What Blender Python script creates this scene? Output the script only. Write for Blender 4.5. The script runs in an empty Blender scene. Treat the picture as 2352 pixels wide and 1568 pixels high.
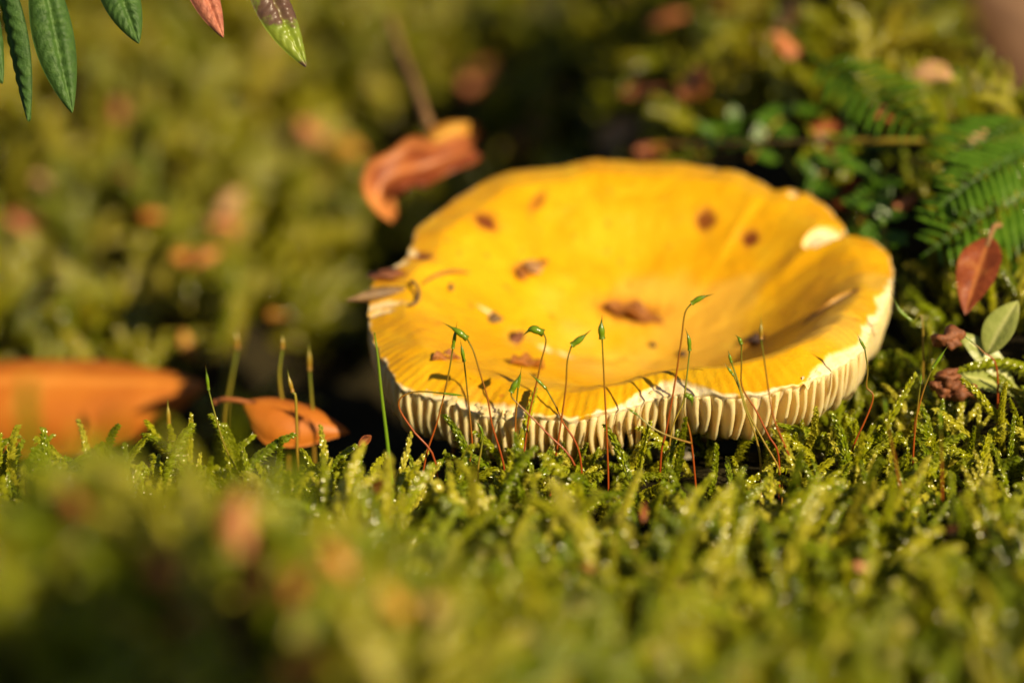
import bpy, math, random
import numpy as np
from mathutils import Vector, Matrix

# ------------------------------------------------------------------ camera, world, sun, exposure
sc = bpy.context.scene
COL = sc.collection
MM = 0.001
PITCH = math.radians(13.0)
CAP_C = Vector((0.0, 0.0, 0.028))          # middle of the mushroom's rim
DIST, LENS = 0.48, 126.0
FWD = Vector((0, math.cos(PITCH), -math.sin(PITCH)))
UPV = Vector((0, math.sin(PITCH), math.cos(PITCH)))
PX = 36.0 / LENS * DIST / 2352.0           # metres per reference unit at the cap
CAM = CAP_C - FWD * DIST - Vector((1, 0, 0)) * (274 * PX) - UPV * (124 * PX)
cd = bpy.data.cameras.new("camera")
cd.lens, cd.sensor_width = LENS, 36.0
cd.clip_start, cd.clip_end = 0.01, 60.0
cd.dof.use_dof = True
cd.dof.focus_distance = (Vector((0, -0.037, 0.016)) - CAM).dot(FWD)
cd.dof.aperture_fstop = 10.5
cd.dof.aperture_blades = 0
cam = bpy.data.objects.new("camera", cd)
cam.location = CAM
cam.rotation_euler = (math.pi / 2 - PITCH, 0, 0)
COL.objects.link(cam)
sc.camera = cam

SUN_AZ, SUN_EL = math.radians(39), math.radians(26)      # from the right, camera side
to_sun = Vector((math.sin(SUN_AZ) * math.cos(SUN_EL), -math.cos(SUN_AZ) * math.cos(SUN_EL), math.sin(SUN_EL)))
w = bpy.data.worlds.new("World")
sc.world = w
w.use_nodes = True
wn = w.node_tree
sky = wn.nodes.new("ShaderNodeTexSky")
sky.sky_type = 'NISHITA'
sky.sun_disc = False
sky.sun_elevation = SUN_EL
sky.sun_rotation = math.pi - SUN_AZ
sky.air_density, sky.dust_density, sky.ozone_density = 0.5, 0.6, 0.3
wn.nodes["Background"].inputs[1].default_value = 0.05
wn.links.new(sky.outputs[0], wn.nodes["Background"].inputs[0])
sl = bpy.data.lights.new("sun", 'SUN')
sl.energy, sl.angle, sl.color = 5.0, math.radians(0.5), (1.0, 0.80, 0.50)
sun = bpy.data.objects.new("sun", sl)
sun.rotation_euler = to_sun.to_track_quat('Z', 'Y').to_euler()
COL.objects.link(sun)
sc.view_settings.view_transform = 'Standard'
sc.view_settings.look = 'None'
sc.view_settings.exposure = 0.6
sc.view_settings.gamma = 1.0
sc.render.engine = 'CYCLES'
sc.cycles.use_denoising = True
sc.cycles.max_bounces = 7
sc.cycles.diffuse_bounces = 4
sc.cycles.glossy_bounces = 3
sc.cycles.transmission_bounces = 4
sc.cycles.caustics_reflective = False
sc.cycles.caustics_refractive = False
sc.cycles.sample_clamp_indirect = 6.0

random.seed(7)
RNG = np.random.default_rng(11)


def at(px, py, Y):
    """World point at depth Y (metres behind the cap's middle) on the sight line of a measured position of the photograph."""
    d = FWD + Vector((1, 0, 0)) * ((px - 1176) * 36 / LENS / 2352) + UPV * ((784 - py) * 36 / LENS / 2352)
    return CAM + d * ((Y - CAM.y) / d.y)


def proj(p):
    q = Vector(p) - CAM
    z = q.dot(FWD)
    return 1176 + q.x / z * LENS / 36 * 2352, 784 - q.dot(UPV) / z * LENS / 36 * 2352, z


def sstep(a, b, x):
    t = np.clip((np.asarray(x, float) - a) / (b - a), 0, 1)
    return t * t * (3 - 2 * t)


def vnoise(x, y, seed=0):
    x = np.asarray(x, float); y = np.asarray(y, float)
    xi, yi = np.floor(x), np.floor(y)
    fx, fy = x - xi, y - yi
    fx, fy = fx * fx * (3 - 2 * fx), fy * fy * (3 - 2 * fy)

    def hsh(a, b):
        v = np.sin(a * 127.1 + b * 311.7 + seed * 74.7) * 43758.5453
        return v - np.floor(v)
    return ((hsh(xi, yi) * (1 - fx) + hsh(xi + 1, yi) * fx) * (1 - fy)
            + (hsh(xi, yi + 1) * (1 - fx) + hsh(xi + 1, yi + 1) * fx) * fy) * 2 - 1


def fbm(x, y, seed=0, o=3):
    s, a = 0, 1.0
    for k in range(o):
        s = s + a * vnoise(np.asarray(x) * 2 ** k, np.asarray(y) * 2 ** k, seed + k * 13)
        a *= 0.5
    return s


# ------------------------------------------------------------------ materials
def mat(name):
    m = bpy.data.materials.new(name)
    m.use_nodes = True
    nt = m.node_tree
    return m, nt, nt.nodes["Principled BSDF"]


def ramp(nt, fac, stops):
    r = nt.nodes.new("ShaderNodeValToRGB")
    e = r.color_ramp.elements
    while len(e) < len(stops):
        e.new(0.5)
    for el, (p, c) in zip(e, stops):
        el.position, el.color = p, (*c, 1)
    nt.links.new(fac, r.inputs[0])
    return r.outputs[0]


def noise(nt, scale, detail=4, rough=0.6, coord="Object", dist=0.0):
    tc = nt.nodes.new("ShaderNodeTexCoord")
    n = nt.nodes.new("ShaderNodeTexNoise")
    n.inputs["Scale"].default_value = scale
    n.inputs["Detail"].default_value = detail
    n.inputs["Roughness"].default_value = rough
    n.inputs["Distortion"].default_value = dist
    nt.links.new(tc.outputs[coord], n.inputs["Vector"])
    return n.outputs[0]


def mixc(nt, fac, a, b, mode='MIX'):
    m = nt.nodes.new("ShaderNodeMix")
    m.data_type = 'RGBA'
    m.blend_type = mode
    for sock, v in ((m.inputs[0], fac), (m.inputs[6], a), (m.inputs[7], b)):
        if isinstance(v, (int, float)):
            sock.default_value = v
        elif isinstance(v, tuple):
            sock.default_value = (*v, 1)
        else:
            nt.links.new(v, sock)
    return m.outputs[2]


def attr(nt, name):
    a = nt.nodes.new("ShaderNodeAttribute")
    a.attribute_name = name
    return a.outputs["Fac"]


def bump(nt, h, bsdf, dist, strength=0.5):
    b = nt.nodes.new("ShaderNodeBump")
    b.inputs["Distance"].default_value = dist
    b.inputs["Strength"].default_value = strength
    nt.links.new(h, b.inputs["Height"])
    nt.links.new(b.outputs[0], bsdf.inputs["Normal"])


def translucent(nt, bsdf, col, fac):
    """Leaf tissue: part of the light comes through."""
    t = nt.nodes.new("ShaderNodeBsdfTranslucent")
    if isinstance(col, tuple):
        t.inputs[0].default_value = (*col, 1)
    else:
        nt.links.new(col, t.inputs[0])
    m = nt.nodes.new("ShaderNodeMixShader")
    m.inputs[0].default_value = fac
    nt.links.new(bsdf.outputs[0], m.inputs[1])
    nt.links.new(t.outputs[0], m.inputs[2])
    nt.links.new(m.outputs[0], nt.nodes["Material Output"].inputs[0])


def moss_material(name, stops, trans, rough=0.2, fac=0.45):
    m, nt, b = mat(name)
    oi = nt.nodes.new("ShaderNodeObjectInfo")
    c = ramp(nt, oi.outputs["Random"], stops)
    c = mixc(nt, attr(nt, "age"), c, (0.20, 0.13, 0.02))
    n = noise(nt, 900, 2)
    c = mixc(nt, ramp(nt, n, [(0.4, (0, 0, 0)), (0.7, (0.5, 0.5, 0.5))]), c, (0.40, 0.42, 0.06))
    nt.links.new(c, b.inputs["Base Color"])
    b.inputs["Roughness"].default_value = rough
    b.inputs["Specular IOR Level"].default_value = 0.9
    translucent(nt, b, mixc(nt, 0.5, c, trans), fac)
    return m


M = {}
M['moss'] = moss_material("moss_green", [(0.0, (0.15, 0.23, 0.003)), (0.35, (0.28, 0.34, 0.005)), (0.7, (0.46, 0.45, 0.010)), (1.0, (0.62, 0.56, 0.07))], (0.74, 0.76, 0.02), 0.17, 0.44)
M['moss_far'] = moss_material("moss_olive", [(0.0, (0.15, 0.20, 0.004)), (0.4, (0.28, 0.29, 0.005)), (0.75, (0.38, 0.35, 0.008)), (1.0, (0.48, 0.41, 0.05))], (0.74, 0.62, 0.02), 0.2, 0.42)


def leaf_material(name, stops, scale, rough=0.45, trans=None, fac=0.3, bumpd=0.0003):
    m, nt, b = mat(name)
    n = noise(nt, scale, 5, 0.65, dist=0.6)
    c = ramp(nt, n, stops)
    v = attr(nt, "vein")
    c = mixc(nt, v, c, tuple(min(1, x * 1.5 + 0.02) for x in stops[-1][1]))
    nt.links.new(c, b.inputs["Base Color"])
    b.inputs["Roughness"].default_value = rough
    bump(nt, noise(nt, scale * 5, 3), b, bumpd)
    if fac:
        translucent(nt, b, mixc(nt, 0.4, c, trans or stops[-1][1]), fac)
    return m


M['orange_leaf'] = leaf_material("dry_orange_leaf", [(0.3, (0.46, 0.13, 0.012)), (0.55, (0.62, 0.20, 0.018)), (0.8, (0.68, 0.28, 0.04))], 60, 0.5)
M['pink_leaf'] = leaf_material("dry_pinkish_leaf", [(0.3, (0.38, 0.11, 0.035)), (0.55, (0.54, 0.18, 0.06)), (0.8, (0.62, 0.28, 0.10))], 260, 0.5)
M['red_leaf'] = leaf_material("dry_red_leaf", [(0.3, (0.15, 0.032, 0.010)), (0.55, (0.30, 0.07, 0.02)), (0.8, (0.48, 0.18, 0.04))], 260, 0.45)
M['tan_leaf'] = leaf_material("dry_tan_leaf", [(0.3, (0.42, 0.22, 0.09)), (0.55, (0.55, 0.32, 0.14)), (0.8, (0.62, 0.42, 0.22))], 300, 0.55)
M['amber_leaf'] = leaf_material("dry_amber_leaf", [(0.3, (0.48, 0.19, 0.02)), (0.55, (0.62, 0.29, 0.03)), (0.8, (0.70, 0.42, 0.09))], 260, 0.45)
M['brown_leaf'] = leaf_material("dull_brown_leaf", [(0.3, (0.10, 0.045, 0.02)), (0.6, (0.18, 0.09, 0.04)), (0.8, (0.24, 0.13, 0.06))], 60, 0.7)
M['pale_green'] = leaf_material("pale_green_leaf", [(0.3, (0.26, 0.32, 0.06)), (0.6, (0.40, 0.44, 0.12)), (0.85, (0.54, 0.54, 0.22))], 200, 0.35, (0.4, 0.5, 0.1), 0.3)
M['fresh_green'] = leaf_material("fresh_green_leaf", [(0.3, (0.04, 0.11, 0.004)), (0.6, (0.07, 0.17, 0.006)), (0.85, (0.14, 0.25, 0.012))], 300, 0.3, (0.18, 0.36, 0.006), 0.35)
M['shrub_green'] = leaf_material("leathery_green_leaf", [(0.3, (0.025, 0.07, 0.01)), (0.6, (0.05, 0.12, 0.016)), (0.85, (0.10, 0.18, 0.03))], 700, 0.6, (0.1, 0.2, 0.01), 0.12)
M['shrub_dark'] = leaf_material("dark_leathery_leaf", [(0.3, (0.010, 0.018, 0.004)), (0.6, (0.018, 0.028, 0.006)), (0.85, (0.03, 0.04, 0.01))], 900, 0.6, None, 0)
M['shrub_mixed'] = leaf_material("turning_leathery_leaf", [(0.35, (0.07, 0.03, 0.03)), (0.5, (0.12, 0.07, 0.045)), (0.56, (0.16, 0.22, 0.02)), (0.8, (0.24, 0.30, 0.03))], 90, 0.4, None, 0.1)
M['shrub_rust'] = leaf_material("rusty_leathery_leaf", [(0.3, (0.22, 0.06, 0.04)), (0.55, (0.38, 0.13, 0.075)), (0.85, (0.46, 0.21, 0.12))], 900, 0.6, None, 0)


def simple(name, stops, scale, rough=0.6, bumpd=0.0003, spec=0.5, strength=0.6):
    m, nt, b = mat(name)
    c = ramp(nt, noise(nt, scale, 6, 0.65, dist=0.4), stops)
    nt.links.new(c, b.inputs["Base Color"])
    b.inputs["Roughness"].default_value = rough
    b.inputs["Specular IOR Level"].default_value = spec
    bump(nt, noise(nt, scale * 3, 5), b, bumpd, strength)
    return m


M['soil'] = simple("dark_soil", [(0.3, (0.012, 0.009, 0.005)), (0.55, (0.03, 0.024, 0.010)), (0.8, (0.05, 0.042, 0.012))], 180, 0.95, 0.002, 0.1)
M['twig'] = simple("twig_bark", [(0.3, (0.16, 0.08, 0.025)), (0.7, (0.32, 0.17, 0.06))], 500, 0.8)
M['crumb'] = simple("soil_crumb", [(0.3, (0.10, 0.032, 0.012)), (0.7, (0.26, 0.085, 0.025))], 900, 0.6)
M['scab'] = simple("brown_scab", [(0.3, (0.16, 0.05, 0.008)), (0.6, (0.34, 0.12, 0.015)), (0.8, (0.5, 0.24, 0.05))], 1500, 0.5)
M['dark_speck'] = simple("dark_speck", [(0.3, (0.025, 0.012, 0.008)), (0.7, (0.10, 0.05, 0.035))], 2500, 0.6)
M['husk'] = simple("grey_brown_husk", [(0.3, (0.10, 0.055, 0.02)), (0.7, (0.22, 0.13, 0.05))], 900, 0.45)
M['needle'] = simple("brown_needle", [(0.3, (0.22, 0.09, 0.015)), (0.7, (0.36, 0.17, 0.03))], 1200, 0.5)

m, nt, b = mat("seta_red")
c = ramp(nt, attr(nt, "along"), [(0.0, (0.30, 0.045, 0.008)), (0.45, (0.36, 0.08, 0.010)), (0.75, (0.28, 0.15, 0.014)), (1.0, (0.13, 0.17, 0.015))])
nt.links.new(c, b.inputs["Base Color"])
b.inputs["Roughness"].default_value = 0.3
translucent(nt, b, c, 0.25)
M['seta'] = m
m, nt, b = mat("capsule_green")
c = ramp(nt, attr(nt, "along"), [(0.0, (0.15, 0.22, 0.008)), (0.45, (0.16, 0.28, 0.010)), (0.75, (0.08, 0.13, 0.01)), (1.0, (0.13, 0.06, 0.012))])
nt.links.new(c, b.inputs["Base Color"])
b.inputs["Roughness"].default_value = 0.22
translucent(nt, b, c, 0.25)
M['capsule'] = m
m, nt, b = mat("olive_stalk")
c = ramp(nt, attr(nt, "along"), [(0.0, (0.25, 0.12, 0.012)), (0.6, (0.24, 0.19, 0.018)), (1.0, (0.13, 0.17, 0.02))])
nt.links.new(c, b.inputs["Base Color"])
b.inputs["Roughness"].default_value = 0.35
M['olive'] = m
m, nt, b = mat("grass_green")
c = ramp(nt, attr(nt, "along"), [(0.0, (0.12, 0.30, 0.012)), (1.0, (0.25, 0.34, 0.02))])
nt.links.new(c, b.inputs["Base Color"])
b.inputs["Roughness"].default_value = 0.3
translucent(nt, b, (0.3, 0.55, 0.02), 0.4)
M['grass'] = m

# mushroom: yellow skin over cream flesh; stains have the shapes stored on the cap
m, nt, b = mat("yellow_cap_skin")
tc = nt.nodes.new("ShaderNodeTexCoord")
n1 = noise(nt, 90, 5, 0.6, dist=0.8)
c = ramp(nt, n1, [(0.3, (0.60, 0.285, 0.002)), (0.5, (0.66, 0.35, 0.003)), (0.72, (0.70, 0.42, 0.010))])
c = mixc(nt, attr(nt, "pale"), c, (0.70, 0.46, 0.10))
n2 = noise(nt, 700, 4, 0.6)
c = mixc(nt, ramp(nt, n2, [(0.62, (0, 0, 0)), (0.75, (0.35, 0.35, 0.35))]), c, (0.62, 0.24, 0.01))
c = mixc(nt, attr(nt, "rust"), c, (0.50, 0.20, 0.012))
c = mixc(nt, attr(nt, "stain"), c, (0.17, 0.045, 0.008))
fl = ramp(nt, noise(nt, 500, 4), [(0.3, (0.78, 0.62, 0.32)), (0.7, (0.86, 0.74, 0.48))])
c = mixc(nt, attr(nt, "flesh"), c, fl)
nt.links.new(c, b.inputs["Base Color"])
b.inputs["Roughness"].default_value = 0.32
b.inputs["Specular IOR Level"].default_value = 0.35
b.inputs["Subsurface Weight"].default_value = 0.2
b.inputs["Subsurface Radius"].default_value = (1.0, 0.55, 0.12)
b.inputs["Subsurface Scale"].default_value = 0.0006
bump(nt, noise(nt, 1100, 6, 0.7), b, 0.00022, 0.6)
M['cap'] = m
m, nt, b = mat("cream_gill")
c = ramp(nt, noise(nt, 600, 4), [(0.3, (0.80, 0.66, 0.30)), (0.7, (0.88, 0.77, 0.44))])
nt.links.new(c, b.inputs["Base Color"])
b.inputs["Roughness"].default_value = 0.5
b.inputs["Subsurface Weight"].default_value = 0.4
b.inputs["Subsurface Radius"].default_value = (1.0, 0.7, 0.25)
b.inputs["Subsurface Scale"].default_value = 0.0009
bump(nt, noise(nt, 2500, 3), b, 0.0001, 0.4)
translucent(nt, b, (0.86, 0.66, 0.26), 0.35)
M['gill'] = m
M['stem'] = simple("white_stem", [(0.3, (0.68, 0.60, 0.42)), (0.7, (0.80, 0.74, 0.58))], 300, 0.6)


# ------------------------------------------------------------------ mesh helpers
def mesh_of(name, v, f, material, attrs=None, smooth=True):
    me = bpy.data.meshes.new(name)
    me.from_pydata([tuple(map(float, p)) for p in v], [], [tuple(map(int, q)) for q in f])
    for k, vals in (attrs or {}).items():
        a = me.attributes.new(k, 'FLOAT', 'POINT')
        a.data.foreach_set("value", np.asarray(vals, dtype=np.float32))
    me.materials.append(material)
    if smooth:
        me.polygons.foreach_set("use_smooth", [True] * len(me.polygons))
    me.update()
    return me


def link(name, me, parent=None, loc=None, rot=None):
    o = bpy.data.objects.new(name, me)
    COL.objects.link(o)
    if parent is not None:
        o.parent = parent
    if loc is not None:
        o.location = loc
    if rot is not None:
        o.rotation_euler = rot
    return o


def tag(o, label, cat, group=None):
    o["label"], o["category"] = label, cat
    if group:
        o["group"] = group
    return o


def thing(name, label, cat, loc=(0, 0, 0), group=None):
    o = bpy.data.objects.new(name, None)
    o.empty_display_size = 0.005
    o.location = loc
    COL.objects.link(o)
    return tag(o, label, cat, group)


def grid_faces(nu, nv, wrap_u=False, wrap_v=False, off=0):
    """vertices index i*nv+j"""
    f = []
    for i in range(nu - (0 if wrap_u else 1)):
        for j in range(nv - (0 if wrap_v else 1)):
            a, b_ = i, (i + 1) % nu
            c_, d_ = j, (j + 1) % nv
            f.append((off + a * nv + c_, off + b_ * nv + c_, off + b_ * nv + d_, off + a * nv + d_))
    return f


def smooth_path(pts, n):
    """Catmull-Rom through pts, n samples"""
    P = [Vector(p) for p in pts]
    P = [P[0] * 2 - P[1]] + P + [P[-1] * 2 - P[-2]]
    out = []
    m_ = len(P) - 3
    for k in range(n):
        t = k / (n - 1) * m_
        i = min(int(t), m_ - 1)
        t -= i
        a, b_, c_, d_ = P[i:i + 4]
        out.append(0.5 * ((2 * b_) + (c_ - a) * t + (2 * a - 5 * b_ + 4 * c_ - d_) * t * t + (3 * b_ - a - 3 * c_ + d_) * t ** 3))
    return out


def tube(pts, rad, sides=7, cap=True):
    """sweep; returns v, f, along"""
    n = len(pts)
    v, al = [], []
    ref = Vector((0.31, 0.95, 0.05)).normalized()
    for i, p in enumerate(pts):
        t = (pts[min(i + 1, n - 1)] - pts[max(i - 1, 0)]).normalized()
        a = t.cross(ref)
        if a.length < 1e-4:
            a = t.cross(Vector((1, 0, 0)))
        a.normalize()
        b_ = t.cross(a)
        r = rad(i / (n - 1)) if callable(rad) else rad
        for k in range(sides):
            w_ = 2 * math.pi * k / sides
            v.append(p + (a * math.cos(w_) + b_ * math.sin(w_)) * r)
            al.append(i / (n - 1))
    f = grid_faces(n, sides, wrap_v=True)
    if cap:
        f.append(tuple(range(sides))[::-1])
        f.append(tuple((n - 1) * sides + k for k in range(sides)))
    return v, f, al


def leaf_mesh(name, L, W, material, thick=0.00025, bend=0.0, fold=0.0, roll=0.0, wave=0.0, nl=18, nw=9, pw=1.0, tip=1.0, seed=0, twist=0.0, veins=0, vdeep=0.04, groove=0.0, vein=0.55):
    """A lamina along +X from the origin, normal +Z; bend turns it about Y along its length, fold is a V along the midrib, roll curls the margins."""
    r = random.Random(seed)
    v, vv = [], []
    for side in (1, -1):
        ang, x, z = 0.0, 0.0, 0.0
        for i in range(nl):
            t = i / (nl - 1)
            if i:
                ang = bend * (t - 0.15)
                x += math.cos(ang) * L / (nl - 1)
                z -= math.sin(ang) * L / (nl - 1)
            wid = W * 0.5 * (math.sin(math.pi * min(1, t ** pw)) ** 0.8 * (1 - 0.25 * t) + 0.04 * (1 - t))
            if tip != 1.0:
                wid *= (1 - t ** tip * 0.6)
            tw = twist * t
            for j in range(nw):
                s = j / (nw - 1) * 2 - 1
                a = roll * s
                yy = wid * (math.sin(a) / roll if roll else s)
                zz = wid * ((math.cos(a) - 1) / abs(roll) if roll else 0) * (1 if roll >= 0 else -1) + fold * wid * abs(s)
                zz += wave * wid * math.sin(t * 14 + s * 3 + seed) * abs(s)
                if veins:
                    zz += vdeep * wid * math.cos((t * veins - abs(s) * 1.5 + 0.5 * float(vnoise(t * 9, s * 2, seed))) * 2 * math.pi) * (0.6 + 0.5 * float(vnoise(t * 13, s * 5, seed + 3))) * (1 - abs(s) ** 3)
                zz -= groove * wid * math.exp(-(s / 0.16) ** 2)
                y2, z2 = yy * math.cos(tw) - zz * math.sin(tw), yy * math.sin(tw) + zz * math.cos(tw)
                edge = 1 - abs(s) ** 6
                th = side * thick * 0.5 * edge * (0.3 if i in (0, nl - 1) else 1)
                v.append((x + math.sin(ang) * (z2 + th), y2, z + math.cos(ang) * (z2 + th)))
                vv.append(vein * math.exp(-(s / 0.07) ** 2))
    f = grid_faces(nl, nw)
    f += [q[::-1] for q in grid_faces(nl, nw, off=nl * nw)]
    o2 = nl * nw
    ring = [i * nw for i in range(nl)] + [(nl - 1) * nw + j for j in range(1, nw)] + [i * nw + nw - 1 for i in range(nl - 2, -1, -1)] + [j for j in range(nw - 2, 0, -1)]
    for a, b_ in zip(ring, ring[1:] + ring[:1]):
        f.append((b_, a, a + o2, b_ + o2))
    return mesh_of(name, v, f, material, {"vein": vv})


def basis(xdir, zhint):
    x = Vector(xdir).normalized()
    z = Vector(zhint)
    z = (z - x * z.dot(x)).normalized()
    y = z.cross(x)
    return Matrix((x, y, z)).transposed()


def crumb_mesh(name, size, material, seed, sq=(1, 1, 1), rough=0.35, n=2):
    import bmesh
    bm = bmesh.new()
    bmesh.ops.create_icosphere(bm, subdivisions=n, radius=1)
    r = random.Random(seed)
    off = r.random() * 50
    for q in bm.verts:
        p = q.co
        d = 1 + rough * float(fbm(p.x * 1.6 + off, p.y * 1.6 + p.z * 2.3 + off, seed))
        q.co = Vector((p.x * sq[0], p.y * sq[1], p.z * sq[2])) * d * size
    me = bpy.data.meshes.new(name)
    bm.to_mesh(me)
    bm.free()
    me.materials.append(material)
    me.polygons.foreach_set("use_smooth", [True] * len(me.polygons))
    return me


# ------------------------------------------------------------------ ground
def ground_h(x, y):
    x = np.asarray(x, float); y = np.asarray(y, float)
    h = 0.0072 + 0 * x
    # shallow hollow behind on the left, then the bank rises
    left = 1 - sstep(0.0, 0.05, x)
    h = h - 0.020 * sstep(-0.022, 0.05, y) * left * (1 - sstep(0.14, 0.30, y))
    h = h + 0.16 * np.maximum(0, y - 0.15) + 0.25 * np.maximum(0, y - 0.36)
    h = h + 0.0062 * np.exp(-((x - 0.018) / 0.018) ** 2 - ((y + 0.029) / 0.012) ** 2)
    # shoulder of moss on the right of the mushroom
    sh = sstep(0.028, 0.052, x - 0.10 * np.maximum(0, 0.03 - y) + 0.5 * sstep(0.03, 0.08, y) * 0.08)
    h = h + sh * (0.36 * np.clip(y + 0.052, 0, 0.10)) * (1 - sstep(0.11, 0.2, x))
    h = h - 0.040 * sstep(0.045, 0.10, y) * sstep(0.040, 0.062, x) * (1 - sstep(0.22, 0.32, y))
        # hump of moss in front on the left
    h = h + 0.028 * np.exp(-((x + 0.054) / 0.036) ** 2 - ((y + 0.160) / 0.036) ** 2)
    h = h + 0.004 * np.exp(-((x + 0.005) / 0.030) ** 2 - ((y + 0.150) / 0.028) ** 2)
    # lumps
    far = sstep(0.05, 0.12, y)
    near = sstep(0.0, -0.03, y)
    h = h + (0.0008 + 0.0080 * far + 0.0009 * near) * fbm(x * 62 + 3.1, y * 62, 5, 3)
    h = h + 0.006 * far * vnoise(x * 24 + 7, y * 24 + 2, 9)
    return h


def make_ground():
    n = 260
    u = np.linspace(-1, 1, n)
    xs = np.sign(u) * (np.abs(u) * 0.16 + np.abs(u) ** 6 * 0.9)
    ys = np.sign(u) * (np.abs(u) * 0.18 + np.abs(u) ** 6 * 0.9)
    X, Y = np.meshgrid(xs, ys, indexing='ij')
    Z = ground_h(X, np.minimum(Y, 0.6)) * 1.0
    v = np.stack([X, Y, Z], -1).reshape(-1, 3)
    me = mesh_of("ground", v, grid_faces(n, n), M['soil'])
    o = link("ground", me)
    o["kind"] = "structure"
    o["label"] = "dark soil under the moss, rising to a bank behind"


make_ground()


# ------------------------------------------------------------------ unseen stump added to shade the hollow at the back on the right
def make_shade_stump():
    M['bark'] = simple("stump_bark", [(0.3, (0.05, 0.03, 0.018)), (0.6, (0.13, 0.08, 0.045)), (0.8, (0.2, 0.14, 0.09))], 60, 0.85, 0.004)
    M['cut_wood'] = simple("blocker_wood", [(0.3, (0.22, 0.16, 0.10)), (0.7, (0.36, 0.28, 0.19))], 90, 0.8, 0.001)
    c0 = Vector((0.150, 0.070, gz(0.150, 0.070) - 0.02))
    root = thing("shade_stump", "low stump added out of view to shade the dark hollow", "stump", c0)
    n, m_ = 96, 14
    v = []
    for i in range(n):
        a = 2 * math.pi * i / n
        for j in range(m_):
            t = j / (m_ - 1)
            r = 0.050 * (1 + 0.35 * (1 - t) ** 3 + 0.06 * math.sin(5 * a + 1) * (1 - 0.6 * t)) + 0.0022 * float(fbm(a * 9, t * 3, 17)) + 0.0012 * math.sin(a * 31 + 2 * math.sin(t * 5))
            v.append((r * math.cos(a), r * math.sin(a), t * 0.055 + (0.004 * math.sin(a * 3) if j == m_ - 1 else 0)))
    link("bark", mesh_of("bark", v, grid_faces(n, m_, wrap_u=True), M['bark']), root)
    top = [Vector(v[i * m_ + m_ - 1]) * 1.0 for i in range(n)]
    tv = [p * 1.0 for p in top] + [Vector((p.x * 0.5, p.y * 0.5, 0.057)) for p in top] + [Vector((0, 0, 0.058))]
    f = [(i, (i + 1) % n, n + (i + 1) % n, n + i) for i in range(n)] + [(n + i, n + (i + 1) % n, 2 * n) for i in range(n)]
    link("cut_face", mesh_of("cut_face", tv, f, M['cut_wood']), root)


def gz(x, y):
    return float(ground_h(x, y))


make_shade_stump()


def make_shade_branch():
    """unseen upright branch added on the sunny side to shade the near corner"""
    base = Vector((0.0475, -0.3135, gz(0.0475, -0.3135) - 0.01))
    root = thing("shade_branch", "upright broken branch added out of view to shade the near corner of the moss", "branch", base)
    n, m_ = 40, 22
    v = []
    for i in range(n):
        a = 2 * math.pi * i / n
        for j in range(m_):
            t = j / (m_ - 1)
            r = 0.020 + 0.004 * (1 - t) ** 2 + 0.0012 * float(fbm(a * 5, t * 8, 27)) + 0.0006 * math.sin(a * 17)
            v.append((r * math.cos(a) + 0.004 * t, r * math.sin(a), t * 0.125 + (0.012 * t ** 8 * math.sin(a * 2 + 1) + 0.006 * t ** 8 * math.sin(a * 7))))
    link("bark", mesh_of("bark", v, grid_faces(n, m_, wrap_u=True), M['bark']), root)
    top = [Vector(v[i * m_ + m_ - 1]) for i in range(n)]
    tv = top + [Vector((0.004, 0, 0.118))]
    link("broken_end", mesh_of("broken_end", tv, [(i, (i + 1) % n, n) for i in range(n)], M['cut_wood']), root)


make_shade_branch()


# ------------------------------------------------------------------ mushroom
TILT = math.radians(15.7)
CAP_M = Matrix.Translation(CAP_C) @ Matrix.Rotation(TILT, 4, 'X')
CAP_I = CAP_M.inverted()
# yellow-and-flesh margin of the cap as measured, clockwise from the left
RIM = [(850, 690), (854, 760), (885, 838), (920, 885), (985, 905), (1050, 925), (1110, 940), (1160, 950), (1230, 955), (1300, 958),
       (1370, 950), (1430, 930), (1500, 908), (1560, 900), (1620, 905), (1700, 907), (1770, 900), (1830, 885), (1875, 862), (1930, 835),
       (1975, 800), (1998, 752), (2010, 735), (2035, 690), (2048, 655), (2051, 610), (2040, 580), (2005, 552), (1945, 538), (1930, 505), (1900, 478),
       (1860, 452), (1812, 434), (1775, 435), (1745, 418), (1700, 401), (1620, 386), (1540, 378), (1470, 372), (1410, 370), (1340, 374),
       (1296, 386), (1230, 388), (1170, 396), (1120, 412), (1080, 434), (1030, 470), (985, 500), (955, 520), (951, 548), (938, 575), (930, 595),
       (895, 612), (868, 632), (852, 662)]


def rim_lift(th):
    """the margin stands higher at the front on the right and a little at the back"""
    def g(c_, s_):
        d = (np.asarray(th) - c_ + math.pi) % (2 * math.pi) - math.pi
        return np.exp(-(d / s_) ** 2)
    return 0.0046 * g(math.radians(-52), 0.60) + 0.0012 * g(math.radians(75), 0.8) - 0.0012 * g(math.radians(-120), 0.5)


def ray_cap(px, py, zloc):
    o = CAP_I @ CAM
    d = (CAP_I @ at(px, py, 0.0)) - o
    t = (zloc - o.z) / d.z
    return o + d * t


_rt, _rr = [], []
for (px, py) in RIM:
    p = ray_cap(px, py, 0)
    for _ in range(3):
        p = ray_cap(px, py, float(rim_lift(math.atan2(p.y, p.x))))
    _rt.append(math.atan2(p.y, p.x))
    _rr.append(math.hypot(p.x, p.y))
_o = np.argsort(_rt)
_rt, _rr = np.array(_rt)[_o], np.array(_rr)[_o]


def rim_r(th):
    th = (np.asarray(th) + math.pi) % (2 * math.pi) - math.pi
    return np.interp(th, _rt, _rr, period=2 * math.pi)


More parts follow.
